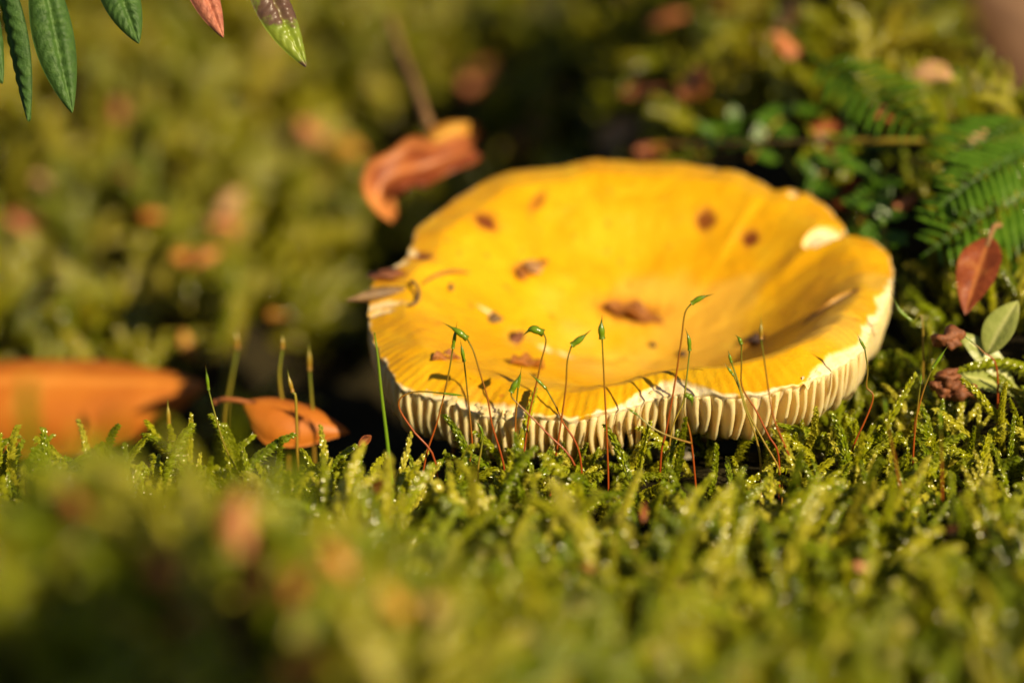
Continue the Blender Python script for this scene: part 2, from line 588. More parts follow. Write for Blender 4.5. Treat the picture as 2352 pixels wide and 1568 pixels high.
def rim_soft(th):
    k = np.linspace(-math.pi, math.pi, 181)
    rk = rim_r(k)
    a0 = rk[:-1].mean()
    z = 0
    for m_ in (1, 2):
        z = z + 2 * (rk[:-1] * np.cos(m_ * k[:-1])).mean() * np.cos(m_ * np.asarray(th)) + 2 * (rk[:-1] * np.sin(m_ * k[:-1])).mean() * np.sin(m_ * np.asarray(th))
    return a0 + z


BOWL = 0.0125


def cap_z(r, th):
    R = rim_r(th)
    q = r / R
    u, v_ = r * np.cos(th), r * np.sin(th)
    Rs = rim_soft(th)
    d = np.hypot(u - 0.0025 * (1 - q), v_ + 0.003 * (1 - q)) / (Rs * (1 - q * q) + R * q * q)
    z = -BOWL * np.maximum(0, 1 - (d / 0.88) ** 2) ** 1.4
    front = sstep(0.2, -0.8, np.sin(th))
    E = 0.0006 + 0.0014 * front
    z = z - E * np.maximum(0, (q - 0.78) / 0.22) ** 2 + E
    z = z + rim_lift(th) * sstep(0.50, 0.90, q)
    # radial wrinkles of the margin
    nr = 178
    z = z + 0.00005 * np.cos(nr * th + 1.5 * vnoise(th * 6, 0 * th, 2)) * sstep(0.84, 0.98, q)
    z = z + 0.00012 * vnoise(th * 9 + 3, q * 3, 4) * sstep(0.3, 0.9, q)
    z = z + 0.00025 * fbm(u * 200, v_ * 200, 21)
    return z


def under_drop(q):
    """thickness of the flesh between the skin and the roots of the gills"""
    return np.interp(q, [0.0, 0.5, 0.8, 0.90, 0.945, 0.965, 0.985, 1.0], [0.0055, 0.0065, 0.0068, 0.0060, 0.0046, 0.0032, 0.0011, 0.0002])


def on_cap(px, py):
    """point of the cap's upper side, in cap coordinates, on a measured sight line"""
    o = CAP_I @ CAM
    d = ((CAP_I @ at(px, py, 0.0)) - o).normalized()
    t0 = (0.006 - o.z) / d.z
    for k in range(600):
        p = o + d * (t0 + k * 0.0001)
        r, th = math.hypot(p.x, p.y), math.atan2(p.y, p.x)
        if p.z <= float(cap_z(min(r, float(rim_r(th))), th)):
            return p
    return p


def make_mushroom():
    root = thing("mushroom", "yellow mushroom with a dished, brown-spotted cap and cream gills, standing in moss", "mushroom", CAP_C)
    root.rotation_euler = (TILT, 0, 0)
    nt_, nr_ = 840, 150
    th = np.linspace(-math.pi, math.pi, nt_, endpoint=False)
    q = np.linspace(0.004, 1, nr_) ** 0.85
    TH, Q = np.meshgrid(th, q, indexing='ij')
    R = rim_r(TH) * (1 + 0.006 * fbm(TH * 22, TH * 0, 31) * (Q > 0.9))
    r = R * Q
    U, V = r * np.cos(TH), r * np.sin(TH)
    Z = cap_z(r, TH)
    fl = np.zeros_like(U)
    st, ru, pa = np.zeros_like(U), np.zeros_like(U), np.zeros_like(U)
    jag = 0.5 * fbm(TH * 40, Q * 25, 41)

    # flesh showing along the torn front margin: depth of the torn band by bearing
    front_px = [(905, 860, 0.2), (960, 895, 0.7), (1040, 915, 1.4), (1090, 930, 2.6), (1160, 945, 2.4), (1200, 950, 0.5), (1300, 955, 0.1), (1400, 940, 0.25),
                (1450, 920, 1.6), (1520, 903, 3.4), (1580, 900, 3.0), (1615, 902, 0.5), (1680, 905, 0.1), (1800, 890, 0.2), (1835, 880, 2.2), (1870, 860, 3.4), (1930, 830, 1.6),
                (1975, 795, 1.8), (1998, 750, 1.5), (2012, 730, 0.8), (2030, 690, 2.2), (2045, 660, 0.8), (2048, 600, 0.05)]
    ft, fd = [], []
    for (px, py, dmm) in front_px:
        p = ray_cap(px, py, 0.001)
        ft.append(math.atan2(p.y, p.x)); fd.append(dmm)
    ft = [-math.pi] + ft + [math.pi]
    fd = [0.05] + fd + [0.05]
    band = np.interp(TH, ft, fd) * 0.5 * MM
    inset = (1 - Q) * R
    torn = sstep(0.0, 1.0, (band - inset) / 0.0004 + 0.5 + 1.2 * jag)
    fl = np.maximum(fl, torn)
    Z = Z - torn * (0.00035 + 0.0004 * np.abs(jag)) * sstep(0, 0.001, band)

    def local(px, py):
        p = on_cap(px, py)
        return p.x, p.y

    def blob(px, py, su, sv, ang=0.0, hard=0.35, jitter=0.5):
        u0, v0 = local(px, py)
        c_, s_ = math.cos(ang), math.sin(ang)
        a = ((U - u0) * c_ + (V - v0) * s_) / (su * MM)
        b_ = (-(U - u0) * s_ + (V - v0) * c_) / (sv * MM)
        d = np.sqrt(a * a + b_ * b_) + jitter * 0.5 * fbm(U * 1400 + px, V * 1400 + py, 51)
        return 1 - sstep(1 - hard, 1 + hard, d)

    # bare patches of flesh
    for (px, py, su, sv, an, dep) in [(1893, 537, 2.9, 1.7, 0.42, 0.9), (1822, 446, 0.9, 1.0, 0, 0.6), (1780, 434, 0.9, 0.5, -0.4, 0.3)]:
        k = blob(px, py, su, sv, an, 0.12, 0.2)
        fl = np.maximum(fl, k); Z = Z - k * dep * MM
    # lens-shaped gash with raised lower lip
    k = blob(1905, 700, 3.6, 1.5, 0.45, 0.15, 0.15)
    fl = np.maximum(fl, k); Z = Z - k * 1.5 * MM
    ru = np.maximum(ru, 0.8 * np.clip(blob(1905, 700, 4.1, 2.0, 0.45, 0.2, 0.2) - k, 0, 1))
    ru = np.maximum(ru, 0.7 * blob(1962, 672, 1.6, 0.5, 0.6))
    # small bare flecks at the left margin and along the fold
    for (px, py, su, sv, an) in [(944, 580, 1.0, 1.6, 0.3), (912, 608, 1.8, 0.8, 0.5), (880, 700, 2.6, 0.9, 0.1), (875, 716, 1.6, 0.7, 0.0), (1255, 800, 0.9, 0.7, 0), (1300, 815, 1.2, 0.6, -0.5), (1120, 715, 1.3, 0.4, -0.3)]:
        k = blob(px, py, su, sv, an, 0.4)
        fl = np.maximum(fl, 0.8 * k); Z = Z - k * 0.25 * MM
    # brown stains
    for (px, py, su, sv, an, s_) in [(1114, 506, 1.3, 1.6, 0, 1.0), (1621, 505, 1.0, 1.3, 0.4, 0.9), (1722, 548, 0.9, 1.2, 0.4, 1.0), (1235, 462, 0.6, 1.6, -0.5, 0.5), (970, 588, 1.1, 1.4, 0.5, 0.9),
                                     (1196, 625, 0.8, 1.2, 0, 0.8), (1735, 780, 1.0, 1.4, 0.2, 0.9), (1450, 718, 3.4, 1.6, -0.12, 0.55), (1400, 710, 1.6, 0.8, 0, 0.5), (890, 632, 2.2, 1.6, 0.1, 0.9)]:
        k = blob(px, py, su, sv, an, 0.35)
        st = np.maximum(st, s_ * k); Z = Z - k * 0.18 * MM
        ru = np.maximum(ru, 0.8 * blob(px, py, su * 1.5, sv * 1.5, an, 0.5))
    pa = np.maximum(pa, 0.9 * blob(1463, 738, 1.3, 0.7, 0.1))
    st = st * (1 - 0.8 * blob(1463, 740, 1.2, 0.6, 0.1))
    rr = random.Random(3)
    for k_ in range(210):
        a_, q_ = rr.uniform(-math.pi, math.pi), rr.uniform(0.3, 0.98)
        left = math.cos(a_) < 0.1
        if not left and rr.random() < 0.65:
            continue
        u0, v0 = q_ * float(rim_r(a_)) * math.cos(a_), q_ * float(rim_r(a_)) * math.sin(a_)
        s_ = rr.uniform(0.12, 0.42) * MM
        d = np.hypot((U - u0), (V - v0) * rr.uniform(0.6, 1.0)) / s_
        ru = np.maximum(ru, rr.uniform(0.25, 0.85) * (1 - sstep(0.5, 1.5, d)))
    # paler, thinner skin in the middle and streaks up the right wall
    pa = np.maximum(pa, 0.65 * sstep(0.42, 0.05, Q) * (0.6 + 0.5 * fbm(U * 160, V * 160, 61)))
    pa = np.maximum(pa, 0.45 * np.exp(-((TH + 0.15) / 0.7) ** 2) * sstep(0.6, 0.2, Q) * (0.7 + 0.3 * fbm(U * 250, V * 250, 62)))
    pa = np.maximum(pa, 0.35 * sstep(0.2, 0.9, fbm(U * 90 + 4, V * 90, 63)))
    pa = np.clip(pa, 0, 0.95)
    ru = np.maximum(ru, 0.35 * sstep(0.965, 1.0, Q) * sstep(-0.5, 0.5, np.sin(TH)))
    ru = np.maximum(ru, 0.28 * (0.5 + 0.5 * np.cos(178 * TH + 1.5 * vnoise(TH * 6, 0 * TH, 2) + math.pi)) * sstep(0.84, 0.97, Q) * (1 - torn) * (0.15 + 0.85 * sstep(-0.2, -0.8, np.cos(TH))))
    # underside
    qb = np.array([1.0, 0.992, 0.984, 0.974, 0.962, 0.945, 0.925, 0.90, 0.86, 0.80, 0.72, 0.55, 0.35, 0.20])
    THb, Qb = np.meshgrid(th, qb, indexing='ij')
    Rb = rim_r(THb) * (1 + 0.006 * fbm(THb * 22, THb * 0, 31))
    rb = Rb * Qb
    edge = np.repeat(Z[:, -1:], len(qb), 1)
    Zt = cap_z(rim_r(THb) * Qb, THb)
    Zb = np.minimum(Zt, edge * Qb + Zt * (1 - Qb)) - under_drop(Qb)
    top = np.stack([U, V, Z], -1).reshape(-1, 3)
    bot = np.stack([rb * np.cos(THb), rb * np.sin(THb), Zb], -1).reshape(-1, 3)
    off = len(top)
    f = grid_faces(nt_, nr_, wrap_u=True)
    nb = len(qb)
    f += grid_faces(nt_, nb, wrap_u=True, off=off)
    for i in range(nt_):
        j = (i + 1) % nt_
        f.append((i * nr_ + nr_ - 1, j * nr_ + nr_ - 1, off + j * nb, off + i * nb))
    c0 = len(top) + len(bot)
    cz = float(Z[:, 0].mean())
    v = np.concatenate([top, bot, [[0, 0, cz]]])
    for i in range(nt_):
        f.append((c0, ((i + 1) % nt_) * nr_, i * nr_)[::-1])
    z1 = np.zeros(len(bot) + 1)
    A = {"flesh": np.concatenate([np.clip(fl, 0, 1).ravel(), np.where(Qb.ravel() > 0.991, np.repeat(np.clip(fl, 0, 1)[:, -1:], nb, 1).ravel(), 1.0), [0]]), "stain": np.concatenate([np.clip(st, 0, 1).ravel(), z1]),
         "rust": np.concatenate([np.clip(ru, 0, 1).ravel(), z1]), "pale": np.concatenate([np.clip(pa, 0, 1).ravel(), z1])}
    me = mesh_of("cap", v, f, M['cap'], A)
    link("cap", me, root)

    # gills, one plate each
    NG = 178
    rg = random.Random(5)
    for g in range(NG):
        t0 = (g + 0.5) / NG * 2 * math.pi - math.pi + rg.uniform(-0.1, 0.1) * 2 * math.pi / NG
        R0 = float(rim_r(t0))
        short = rg.random() < 0.12
        dj = rg.uniform(0.9, 1.08)
        # outer outline of the blade: (inset from margin mm, drop mm)
        prof = [(0.0, 0.15), (-0.1, 1.5), (-0.1, 3.2), (0.1, 4.8), (0.5, 6.2), (1.3, 7.4), (3.4, 8.3), (8.0, 9.0), (14, 9.5), (20, 10.6), (26, 12.0)]
        v, f = [], []
        ph, amp = rg.uniform(0, 6.28), rg.uniform(0.05, 0.22)
        lean = rg.uniform(-0.25, 0.25)
        for k, (ins, dr) in enumerate(prof):
            ins, dr = ins * MM, dr * MM * dj
            r_e = max(R0 - ins, 0.006)
            zr = float(cap_z(R0, t0)) - dr
            r_t = max(R0 - ins - (0.00035, 0.0008, 0.0011, 0.0013, 0.0015, 0.0016, 0.0018, 0.002, 0.002, 0.002, 0.002)[k], 0.005)
            qq = r_t / R0
            zt = min(float(cap_z(r_t, t0)), float(cap_z(R0, t0)) * qq + float(cap_z(r_t, t0)) * (1 - qq)) - float(under_drop(qq)) + 0.0002
            zr = min(zr, zt - (0.0003 if k == 0 else 0.0012))
            for s_, hw in ((0.0, 0.56), (0.12, 0.42), (0.35, 0.31), (0.7, 0.27), (1.0, 0.17)):
                rr_ = r_t + (r_e - r_t) * min(1, s_ * 1.0) ** 0.6
                zz = zt + (zr - zt) * s_
                lat = (amp * math.sin(ph + k * 0.9 + s_ * 2.2) + lean * s_) * MM
                hw = hw * MM * (0.55 + 0.45 * rr_ / R0)
                for sd in (-1, 1):
                    y = lat + sd * hw
                    v.append((rr_ * math.cos(t0) - y * math.sin(t0), rr_ * math.sin(t0) + y * math.cos(t0), zz))
        n = len(prof) if not short else 8
        v = v[:n * 10]
        for k in range(n - 1):
            for s_ in range(4):
                for sd in (0, 1):
                    a = k * 10 + s_ * 2 + sd
                    qd = (a, a + 10, a + 12, a + 2)
                    f.append(qd if sd else qd[::-1])
            f.append((k * 10 + 8, k * 10 + 9, k * 10 + 19, k * 10 + 18))
        for s_ in range(4):
            a = s_ * 2
            f.append((a, a + 1, a + 3, a + 2))
        link("gill", mesh_of("gill", v, f, M['gill']), root)
    # ragged flaps of flesh hanging from the torn front margin
    rf = random.Random(9)
    for (px, py, sz) in [(975, 900, 1.6), (1000, 908, 1.2), (1045, 915, 2.2), (1070, 922, 1.6), (1098, 932, 2.4), (1118, 942, 1.8), (1150, 948, 2.0), (1172, 950, 1.3), (1500, 905, 1.2), (1850, 872, 2.2), (1880, 858, 1.8)]:
        p = on_cap(px, py - 6)
        out = Vector((p.x, p.y, 0)).normalized()
        me = leaf_mesh("torn_flap", sz * MM, sz * 1.1 * MM, M['gill'], 0.0003, bend=rf.uniform(0.3, 1.4), roll=rf.uniform(-0.9, 0.9), wave=0.5, nl=10, nw=9, seed=rf.randint(0, 99), tip=0.6, vein=0.0)
        o = link("torn_flap", me, root)
        d = out * rf.uniform(0.5, 1.0) + Vector((rf.uniform(-0.4, 0.4), 0, -rf.uniform(0.2, 0.9)))
        o.matrix_local = Matrix.Translation(p - out * 0.0004) @ basis(d, out * 0.5 + Vector((0, 0, 0.7))).to_4x4()
    # stem
    pts = [Vector((0.0, 0, -0.0168)), Vector((0.0, 0.0005, -0.019)), Vector((0.001, 0.002, -0.025)), Vector((0.002, 0.004, -0.036))]
    v, f, al = tube(smooth_path(pts, 12), lambda t: 0.0085 - 0.0012 * t + 0.002 * (1 - t) ** 3, 28)
    link("stem", mesh_of("stem", v, f, M['stem']), root)
    return root


make_mushroom()


# ------------------------------------------------------------------ moss
def shoot_mesh(name, seed, L, material, arch, leaf=1.35, width=0.62, branches=0, spread=0.42):
    """One moss shoot: a bent axis clothed in overlapping sickle leaves with hooked tips."""
    r = random.Random(seed)
    V, F, AGE = [], [], []

    def axis(p0, d0, bend_dir, L_, arch_, n):
        pts, d = [p0.copy()], d0.normalized()
        for k in range(n):
            t = k / n
            d = (d + bend_dir * (arch_ * (0.25 + 1.5 * t * t) / n) + Vector((r.uniform(-1, 1), r.uniform(-1, 1), r.uniform(-0.5, 0.5))) * 0.05).normalized()
            pts.append(pts[-1] + d * (L_ / n))
        return pts

    def clothe(pts, dors, size, t_age):
        n = len(pts)
        st = 0
        for k in range(n):
            t = k / (n - 1)
            T = (pts[min(k + 1, n - 1)] - pts[max(0, k - 1)]).normalized()
            D = (dors - T * dors.dot(T))
            D = D.normalized() if D.length > 1e-3 else T.orthogonal().normalized()
            S = T.cross(D)
            for rk in range(2):
                st += 1
                phi = [0.1, 1.35, -1.35, 0.7, -0.7, 2.3, -2.3][st % 7] + r.uniform(-0.2, 0.2)
                N = D * math.cos(phi) + S * math.sin(phi)
                Wd = T.cross(N)
                taper = 1.0 - 0.45 * t ** 4
                ll = leaf * size * MM * r.uniform(0.85, 1.15) * taper * (0.75 + 0.25 * min(1, t * 4))
                ww = width * size * MM * r.uniform(0.9, 1.1) * taper
                pos = pts[k] + N * 0.05 * MM
                sp = spread * r.uniform(0.8, 1.25) * (1 - 0.5 * t ** 3)
                low = 0.5 - 0.5 * math.cos(phi)                 # 0 on the back, 1 on the underside
                nl = 6
                i0 = len(V)
                dirv = (T * math.cos(sp) + N * math.sin(sp)).normalized()
                for a in range(nl):
                    s = a / (nl - 1)
                    wd = ww * 0.5 * (0.45, 0.95, 1.0, 0.72, 0.26, 0.02)[a]
                    nn = (N - dirv * N.dot(dirv))
                    nn = nn.normalized() if nn.length > 1e-3 else D
                    cup = (0.75, 0.75, 0.75, 0.6, 0.4, 0)[a] * wd
                    V.append(pos + Wd * wd - nn * cup)
                    V.append(pos.copy())
                    V.append(pos - Wd * wd - nn * cup)
                    AGE.extend([t_age * max(0, 1 - t * 2.2)] * 3)
                    back = (0.0, 0.35, 0.55, 0.7, 0.9, 0)[a]
                    # concave blade bending back to the axis; the fine tip hooks to the underside
                    dirv = (dirv - N * back * 0.62 * (1 - 0.7 * low) - D * (0.12 + 0.55 * s * s + 0.6 * low * s)).normalized()
                    pos = pos + dirv * (ll / (nl - 1))
                for a in range(nl - 1):
                    b_ = i0 + a * 3
                    F.append((b_, b_ + 1, b_ + 4, b_ + 3))
                    F.append((b_ + 1, b_ + 2, b_ + 5, b_ + 4))

    bd = Vector((1, 0, -0.25)).normalized()
    n = max(8, int(L / (0.26 * MM)))
    pts = axis(Vector((0, 0, -0.0015)), Vector((0.05, 0, 1)), bd, L, arch, n)
    clothe(pts, Vector((-0.6, 0, 1)), 1.0, 0.55)
    for q in range(branches):
        k = int(n * r.uniform(0.2, 0.7))
        sd = 1 if q % 2 else -1
        T = (pts[k + 1] - pts[k]).normalized()
        d0 = (T * 0.8 + Vector((r.uniform(-0.3, 0.5), sd * r.uniform(0.6, 1.0), 0.15)))
        Lb = L * r.uniform(0.28, 0.5)
        bp = axis(pts[k], d0, bd * 0.8, Lb, arch * 0.8, max(6, int(Lb / (0.3 * MM))))
        clothe(bp, Vector((-0.4, 0, 1)), 0.8, 0.3)
    v, f, _ = tube([pts[i] for i in range(0, n + 1, 2)], 0.13 * MM, 4)
    o_ = len(V)
    V.extend(v); AGE.extend([0.6] * len(v))
    F.extend([tuple(i + o_ for i in q) for q in f])
    return mesh_of(name, V, F, material, {"age": AGE})


near_protos, far_protos = [], []
rp = random.Random(23)
for k in range(12):
    near_protos.append(shoot_mesh("moss_shoot", 100 + k, rp.uniform(9.0, 14.0) * MM, M['moss'], rp.uniform(0.3, 2.2), branches=[0, 1, 2, 0][k % 4], leaf=rp.uniform(1.5, 1.9), width=rp.uniform(0.95, 1.2), spread=rp.uniform(0.5, 0.75)))
for k in range(8):
    far_protos.append(shoot_mesh("moss_shoot", 200 + k, rp.uniform(9, 14) * MM, M['moss_far'], rp.uniform(0.8, 2.4), branches=[3, 5, 2, 4][k % 4], leaf=rp.uniform(2.0, 2.8), width=rp.uniform(1.2, 1.6), spread=rp.uniform(0.55, 0.8)))


def scatter(x0, x1, y0, y1, step):
    nx, ny = int((x1 - x0) / step), int((y1 - y0) / step)
    X, Y = np.meshgrid(x0 + (np.arange(nx) + 0.5) * step, y0 + (np.arange(ny) + 0.5) * step, indexing='ij')
    X = X + RNG.uniform(-0.5, 0.5, X.shape) * step
    Y = Y + RNG.uniform(-0.5, 0.5, Y.shape) * step
    return X.ravel(), Y.ravel()


def under_cap(X, Y):
    """how far the moss must stay down below the cap (metres of headroom above the ground), large where free"""
    r, th = np.hypot(X, Y), np.arctan2(Y, X)
    R = rim_r(th)
    return r / R


def placements(X, Y, keep, nprot, smin, smax, tilt):
    X, Y = X[keep], Y[keep]
    n = len(X)
    h = ground_h(X, Y)
    e = 0.002
    gx = (ground_h(X + e, Y) - ground_h(X - e, Y)) / (2 * e)
    gy = (ground_h(X, Y + e) - ground_h(X, Y - e)) / (2 * e)
    out = []
    idx = RNG.integers(0, nprot, n)
    for i in range(n):
        N = Vector((-gx[i], -gy[i], 1)).normalized() * 0.6 + Vector((0, 0, 0.5))
        N.normalize()
        t = abs(RNG.normal(0, tilt))
        az = RNG.uniform(0, 2 * math.pi)
        N = (N + Vector((math.cos(az), math.sin(az), 0)) * math.tan(min(t, 1.2)) + Vector((0.10, -0.14, 0))).normalized()
        q = N.to_track_quat('Z', 'Y') @ Matrix.Rotation(RNG.uniform(0, 2 * math.pi), 3, 'Z').to_quaternion()
        out.append((Vector((X[i], Y[i], h[i])), q.to_euler(), RNG.uniform(smin, smax), int(idx[i])))
    return out


X, Y = scatter(-0.16, 0.16, -0.235, 0.06, 0.0029)
cov = under_cap(X, Y)
clump = fbm(X * 90, Y * 90, 71)
keep = (cov > 0.70) & (clump + RNG.uniform(-1, 1, X.shape) * 0.9 > -0.85)
keep &= ~((X < 0.026) & (Y > -0.016)) & ~((X < -0.01) & (Y > -0.026 + 0.005 * vnoise(X * 80, X, 5)))
keep &= ~(np.hypot(X - CAM.x, Y - CAM.y) < 0.2)
keep &= ~((np.abs(X - 0.0455) < 0.0045) & (Y > -0.026) & (Y < -0.002))
keep &= ~((Y < -0.06) & (RNG.uniform(0, 1, X.shape) < 0.30 * sstep(-0.055, -0.09, Y)))
near = placements(X, Y, keep, len(near_protos), 0.75, 1.22, 0.46)
# longer, looser shoots on the open front; low growth right under the rim
near = [(p, e, s * (1 + 0.35 * float(sstep(-0.052, -0.085, p.y))), k) for (p, e, s, k) in near]
near = [(p, e, s * (0.8 if float(under_cap(p.x, p.y)) < 0.95 else 1.0), k) for (p, e, s, k) in near]

X, Y = scatter(-0.26, 0.28, -0.02, 0.52, 0.0056)
clump = fbm(X * 60 + 9, Y * 60, 81)
keep = (clump + fbm(X * 62 + 3.1, Y * 62, 5, 3) * 1.2 + RNG.uniform(-1, 1, X.shape) * 0.4 > -0.25) & (under_cap(X, Y) > 1.12)
keep &= ~((X < 0.03) & (X > -0.10) & (Y < 0.062 + 0.015 * vnoise(X * 50, Y * 50, 6)))
keep &= ~((X > 0.026) & (Y < 0.06))
keep &= ~((np.abs(X + 0.040 + 0.006 * vnoise(Y * 60, X * 60, 14)) < 0.022) & (Y < 0.13))
keep &= ~((X > 0.055) & (X < 0.14) & (Y > 0.06) & (Y < 0.24) & (RNG.uniform(0, 1, X.shape) < 0.8))
far = placements(X, Y, keep, len(far_protos), 0.95, 1.75, 0.6)
# thinner cover further out to all sides
X, Y = scatter(-0.7, 0.7, -0.6, 0.95, 0.012)
keep = ~((X > -0.26) & (X < 0.28) & (Y > -0.02) & (Y < 0.52)) & ~((np.abs(X) < 0.16) & (Y < 0.06) & (Y > -0.235))
keep &= ~(np.hypot(X - CAM.x, Y - CAM.y) < 0.26)
outer = placements(X, Y, keep, len(far_protos), 1.5, 2.4, 0.5)


def moss_stuff(name, pts, protos, label):
    coll = bpy.data.collections.new(name + "_shoots")
    for i, me in enumerate(protos):
        coll.objects.link(bpy.data.objects.new("%s_%02d" % (name, i), me))
    me = bpy.data.meshes.new(name)
    me.from_pydata([tuple(p[0]) for p in pts], [], [])
    a = me.attributes.new("turn", 'FLOAT_VECTOR', 'POINT')
    a.data.foreach_set("vector", np.array([tuple(p[1]) for p in pts], dtype=np.float32).ravel())
    a = me.attributes.new("size", 'FLOAT', 'POINT')
    a.data.foreach_set("value", np.array([p[2] for p in pts], dtype=np.float32))
    a = me.attributes.new("which", 'INT', 'POINT')
    a.data.foreach_set("value", np.array([p[3] for p in pts], dtype=np.int32))
    o = link(name, me)
    o["kind"] = "stuff"
    o["label"] = label
    ng = bpy.data.node_groups.new(name, 'GeometryNodeTree')
    ng.interface.new_socket("Geometry", in_out='INPUT', socket_type='NodeSocketGeometry')
    ng.interface.new_socket("Geometry", in_out='OUTPUT', socket_type='NodeSocketGeometry')
    N = ng.nodes
    gi, go = N.new("NodeGroupInput"), N.new("NodeGroupOutput")
    ci = N.new("GeometryNodeCollectionInfo")
    ci.inputs["Collection"].default_value = coll
    ci.inputs["Separate Children"].default_value = True
    ci.inputs["Reset Children"].default_value = True
    ip = N.new("GeometryNodeInstanceOnPoints")
    ip.inputs["Pick Instance"].default_value = True

    def na(nm, ty):
        q = N.new("GeometryNodeInputNamedAttribute")
        q.data_type = ty
        q.inputs["Name"].default_value = nm
        return q.outputs[0]
    L = ng.links
    L.new(gi.outputs[0], ip.inputs["Points"])
    L.new(ci.outputs[0], ip.inputs["Instance"])
    e2r = N.new("FunctionNodeEulerToRotation")
    L.new(na("turn", 'FLOAT_VECTOR'), e2r.inputs[0])
    L.new(e2r.outputs[0], ip.inputs["Rotation"])
    L.new(na("size", 'FLOAT'), ip.inputs["Scale"])
    L.new(na("which", 'INT'), ip.inputs["Instance Index"])
    L.new(ip.outputs[0], go.inputs[0])
    md = o.modifiers.new("shoots", 'NODES')
    md.node_group = ng
    return o


# the shoots of the strip in front of the mushroom that can be told apart stand as single plants
def singled(p):
    x, y, d = proj(p[0] + Vector((0, 0, 0.006)))
    if not (-20 < x < 2372 and 820 < y < 1240):
        return None
    return abs(d - cd.dof.focus_distance)


rank = sorted((s, i) for i, s in ((i, singled(p)) for i, p in enumerate(near)) if s is not None)[:290]
single_ids = {i for _, i in rank}
for i in sorted(single_ids):
    p, e, s, k = near[i]
    o = link("moss_shoot", near_protos[k], None, p, e)
    o.scale = (s, s, s)
    sx = proj(p)[0]
    where, grp = next(q for lim, q in ((470, ("before the large orange leaf", "orange leaf")), (900, ("before the small curled leaf and dark gap", "dark gap")), (1290, ("under the torn gills", "torn gills")),
                                       (1650, ("under the open combed gills", "open gills")), (1950, ("under the cap's far torn corner", "torn corner")), (9999, ("on the shoulder beside the cap", "shoulder"))) if sx < lim)
    form = ["unbranched", "one-branched", "two-branched", "unbranched"][k % 4]
    tag(o, form + " glossy green moss shoot with hooked leaves " + where, "moss", form + " moss shoots by the " + grp)
moss_stuff("moss_carpet", [p for i, p in enumerate(near) if i not in single_ids], near_protos, "bright green moss carpet in front of and beside the mushroom")
moss_stuff("moss_bank", far + outer, far_protos, "olive green moss on the bank behind the mushroom")


# ------------------------------------------------------------------ moss sporophytes: thin red stalks with green capsules
def gz(x, y):
    return float(ground_h(x, y))


def sporophyte(label, pts, cap_from, Y, rs=0.13, rc=0.42, mats=('seta', 'capsule'), dY=0.0, root_down=True, curved=0.0):
    """pts run from base to tip; the capsule takes the points from index cap_from on"""
    n = len(pts)
    P = [at(x, y, Y + dY * (i / (n - 1))) for i, (x, y) in enumerate(pts)]
    if root_down:
        h = gz(P[0].x, P[0].y)
        if P[0].z > h + 0.001:
            P = [Vector((P[0].x + (P[0].x - P[1].x) * 0.15, P[0].y, h - 0.0005))] + P
            cap_from += 1
    base = P[0].copy()
    root = thing("moss_sporophyte", label, "moss stalk", base, "moss stalks with capsules")
    P = [p - base for p in P]
    v, f, al = tube(smooth_path(P[:cap_from + 1], 26), lambda t: rs * MM * (1.1 - 0.35 * t), 7)
    link("seta", mesh_of("seta", v, f, M[mats[0]], {"along": al}), root)
    q = P[cap_from:]
    if len(q) == 2:
        q = [q[0], (q[0] + q[1]) * 0.5, q[1]]

    def rad2(t):
        body = rc * math.sin(math.pi * min(1.0, 0.06 + t / 0.78)) ** 0.75 if t < 0.70 else 0
        beak = rc * 0.30 * max(0, 1 - t) / 0.3
        return MM * max(body, beak, 0.018)
    v, f, al = tube(smooth_path(q, 18), rad2, 9)
    link("capsule", mesh_of("capsule", v, f, M[mats[1]], {"along": al}), root)
    return root


FY = -0.0392
sporophyte("red moss stalk bent in a wide loop whose tip touches the cap's torn margin", [(1000, 1060), (950, 990), (918, 940), (922, 912), (960, 899), (1020, 903), (1080, 910)], 5, FY - 0.001, rc=0.16)
sporophyte("red moss stalk with a slim upright dark capsule, crossing a tilted green one", [(966, 1140), (978, 1050), (1002, 975), (1018, 915), (1032, 850), (1040, 800), (1050, 738)], 5, FY, rc=0.24)
sporophyte("moss stalk topped by a pointed green capsule lying over with a long beak", [(1160, 1095), (1150, 1040), (1130, 975), (1120, 915), (1103, 858), (1088, 808), (1073, 778), (1050, 760), (1016, 740)], 6, FY - 0.001, rc=0.42)
sporophyte("short-capsuled moss stalk with a narrow dark tip between two taller stalks", [(1075, 1085), (1084, 1030), (1082, 985), (1074, 905), (1066, 830), (1057, 780)], 4, FY + 0.001, rc=0.24)
sporophyte("small yellowish moss stalk with a drooping slim tip below the torn gills", [(1098, 1085), (1104, 1040), (1110, 1000), (1102, 978), (1085, 962)], 2, FY - 0.002, rc=0.16, mats=('olive', 'capsule'))
sporophyte("moss stalk whose fat shiny green capsule hangs over sideways like a bean", [(1195, 1095), (1202, 1050), (1216, 950), (1230, 890), (1243, 830), (1254, 785), (1248, 765), (1222, 756), (1200, 771)], 6, FY, rc=0.52)
sporophyte("moss stalk leaning far over with an upright leaf-shaped green capsule", [(1322, 1072), (1256, 994), (1211, 948), (1178, 915), (1174, 900), (1184, 880), (1197, 855)], 4, FY - 0.002, rc=0.40)
sporophyte("straight thin red moss stalk with a narrow capsule behind the leaf-shaped one", [(1193, 1070), (1184, 996), (1186, 933), (1190, 890), (1198, 842)], 3, FY + 0.0015, rc=0.18)
sporophyte("moss stalk with a thin dark green spear tip leaning away from the bean-shaped capsule", [(1332, 1045), (1292, 968), (1277, 933), (1254, 892), (1235, 873), (1216, 857)], 3, FY, rc=0.20)
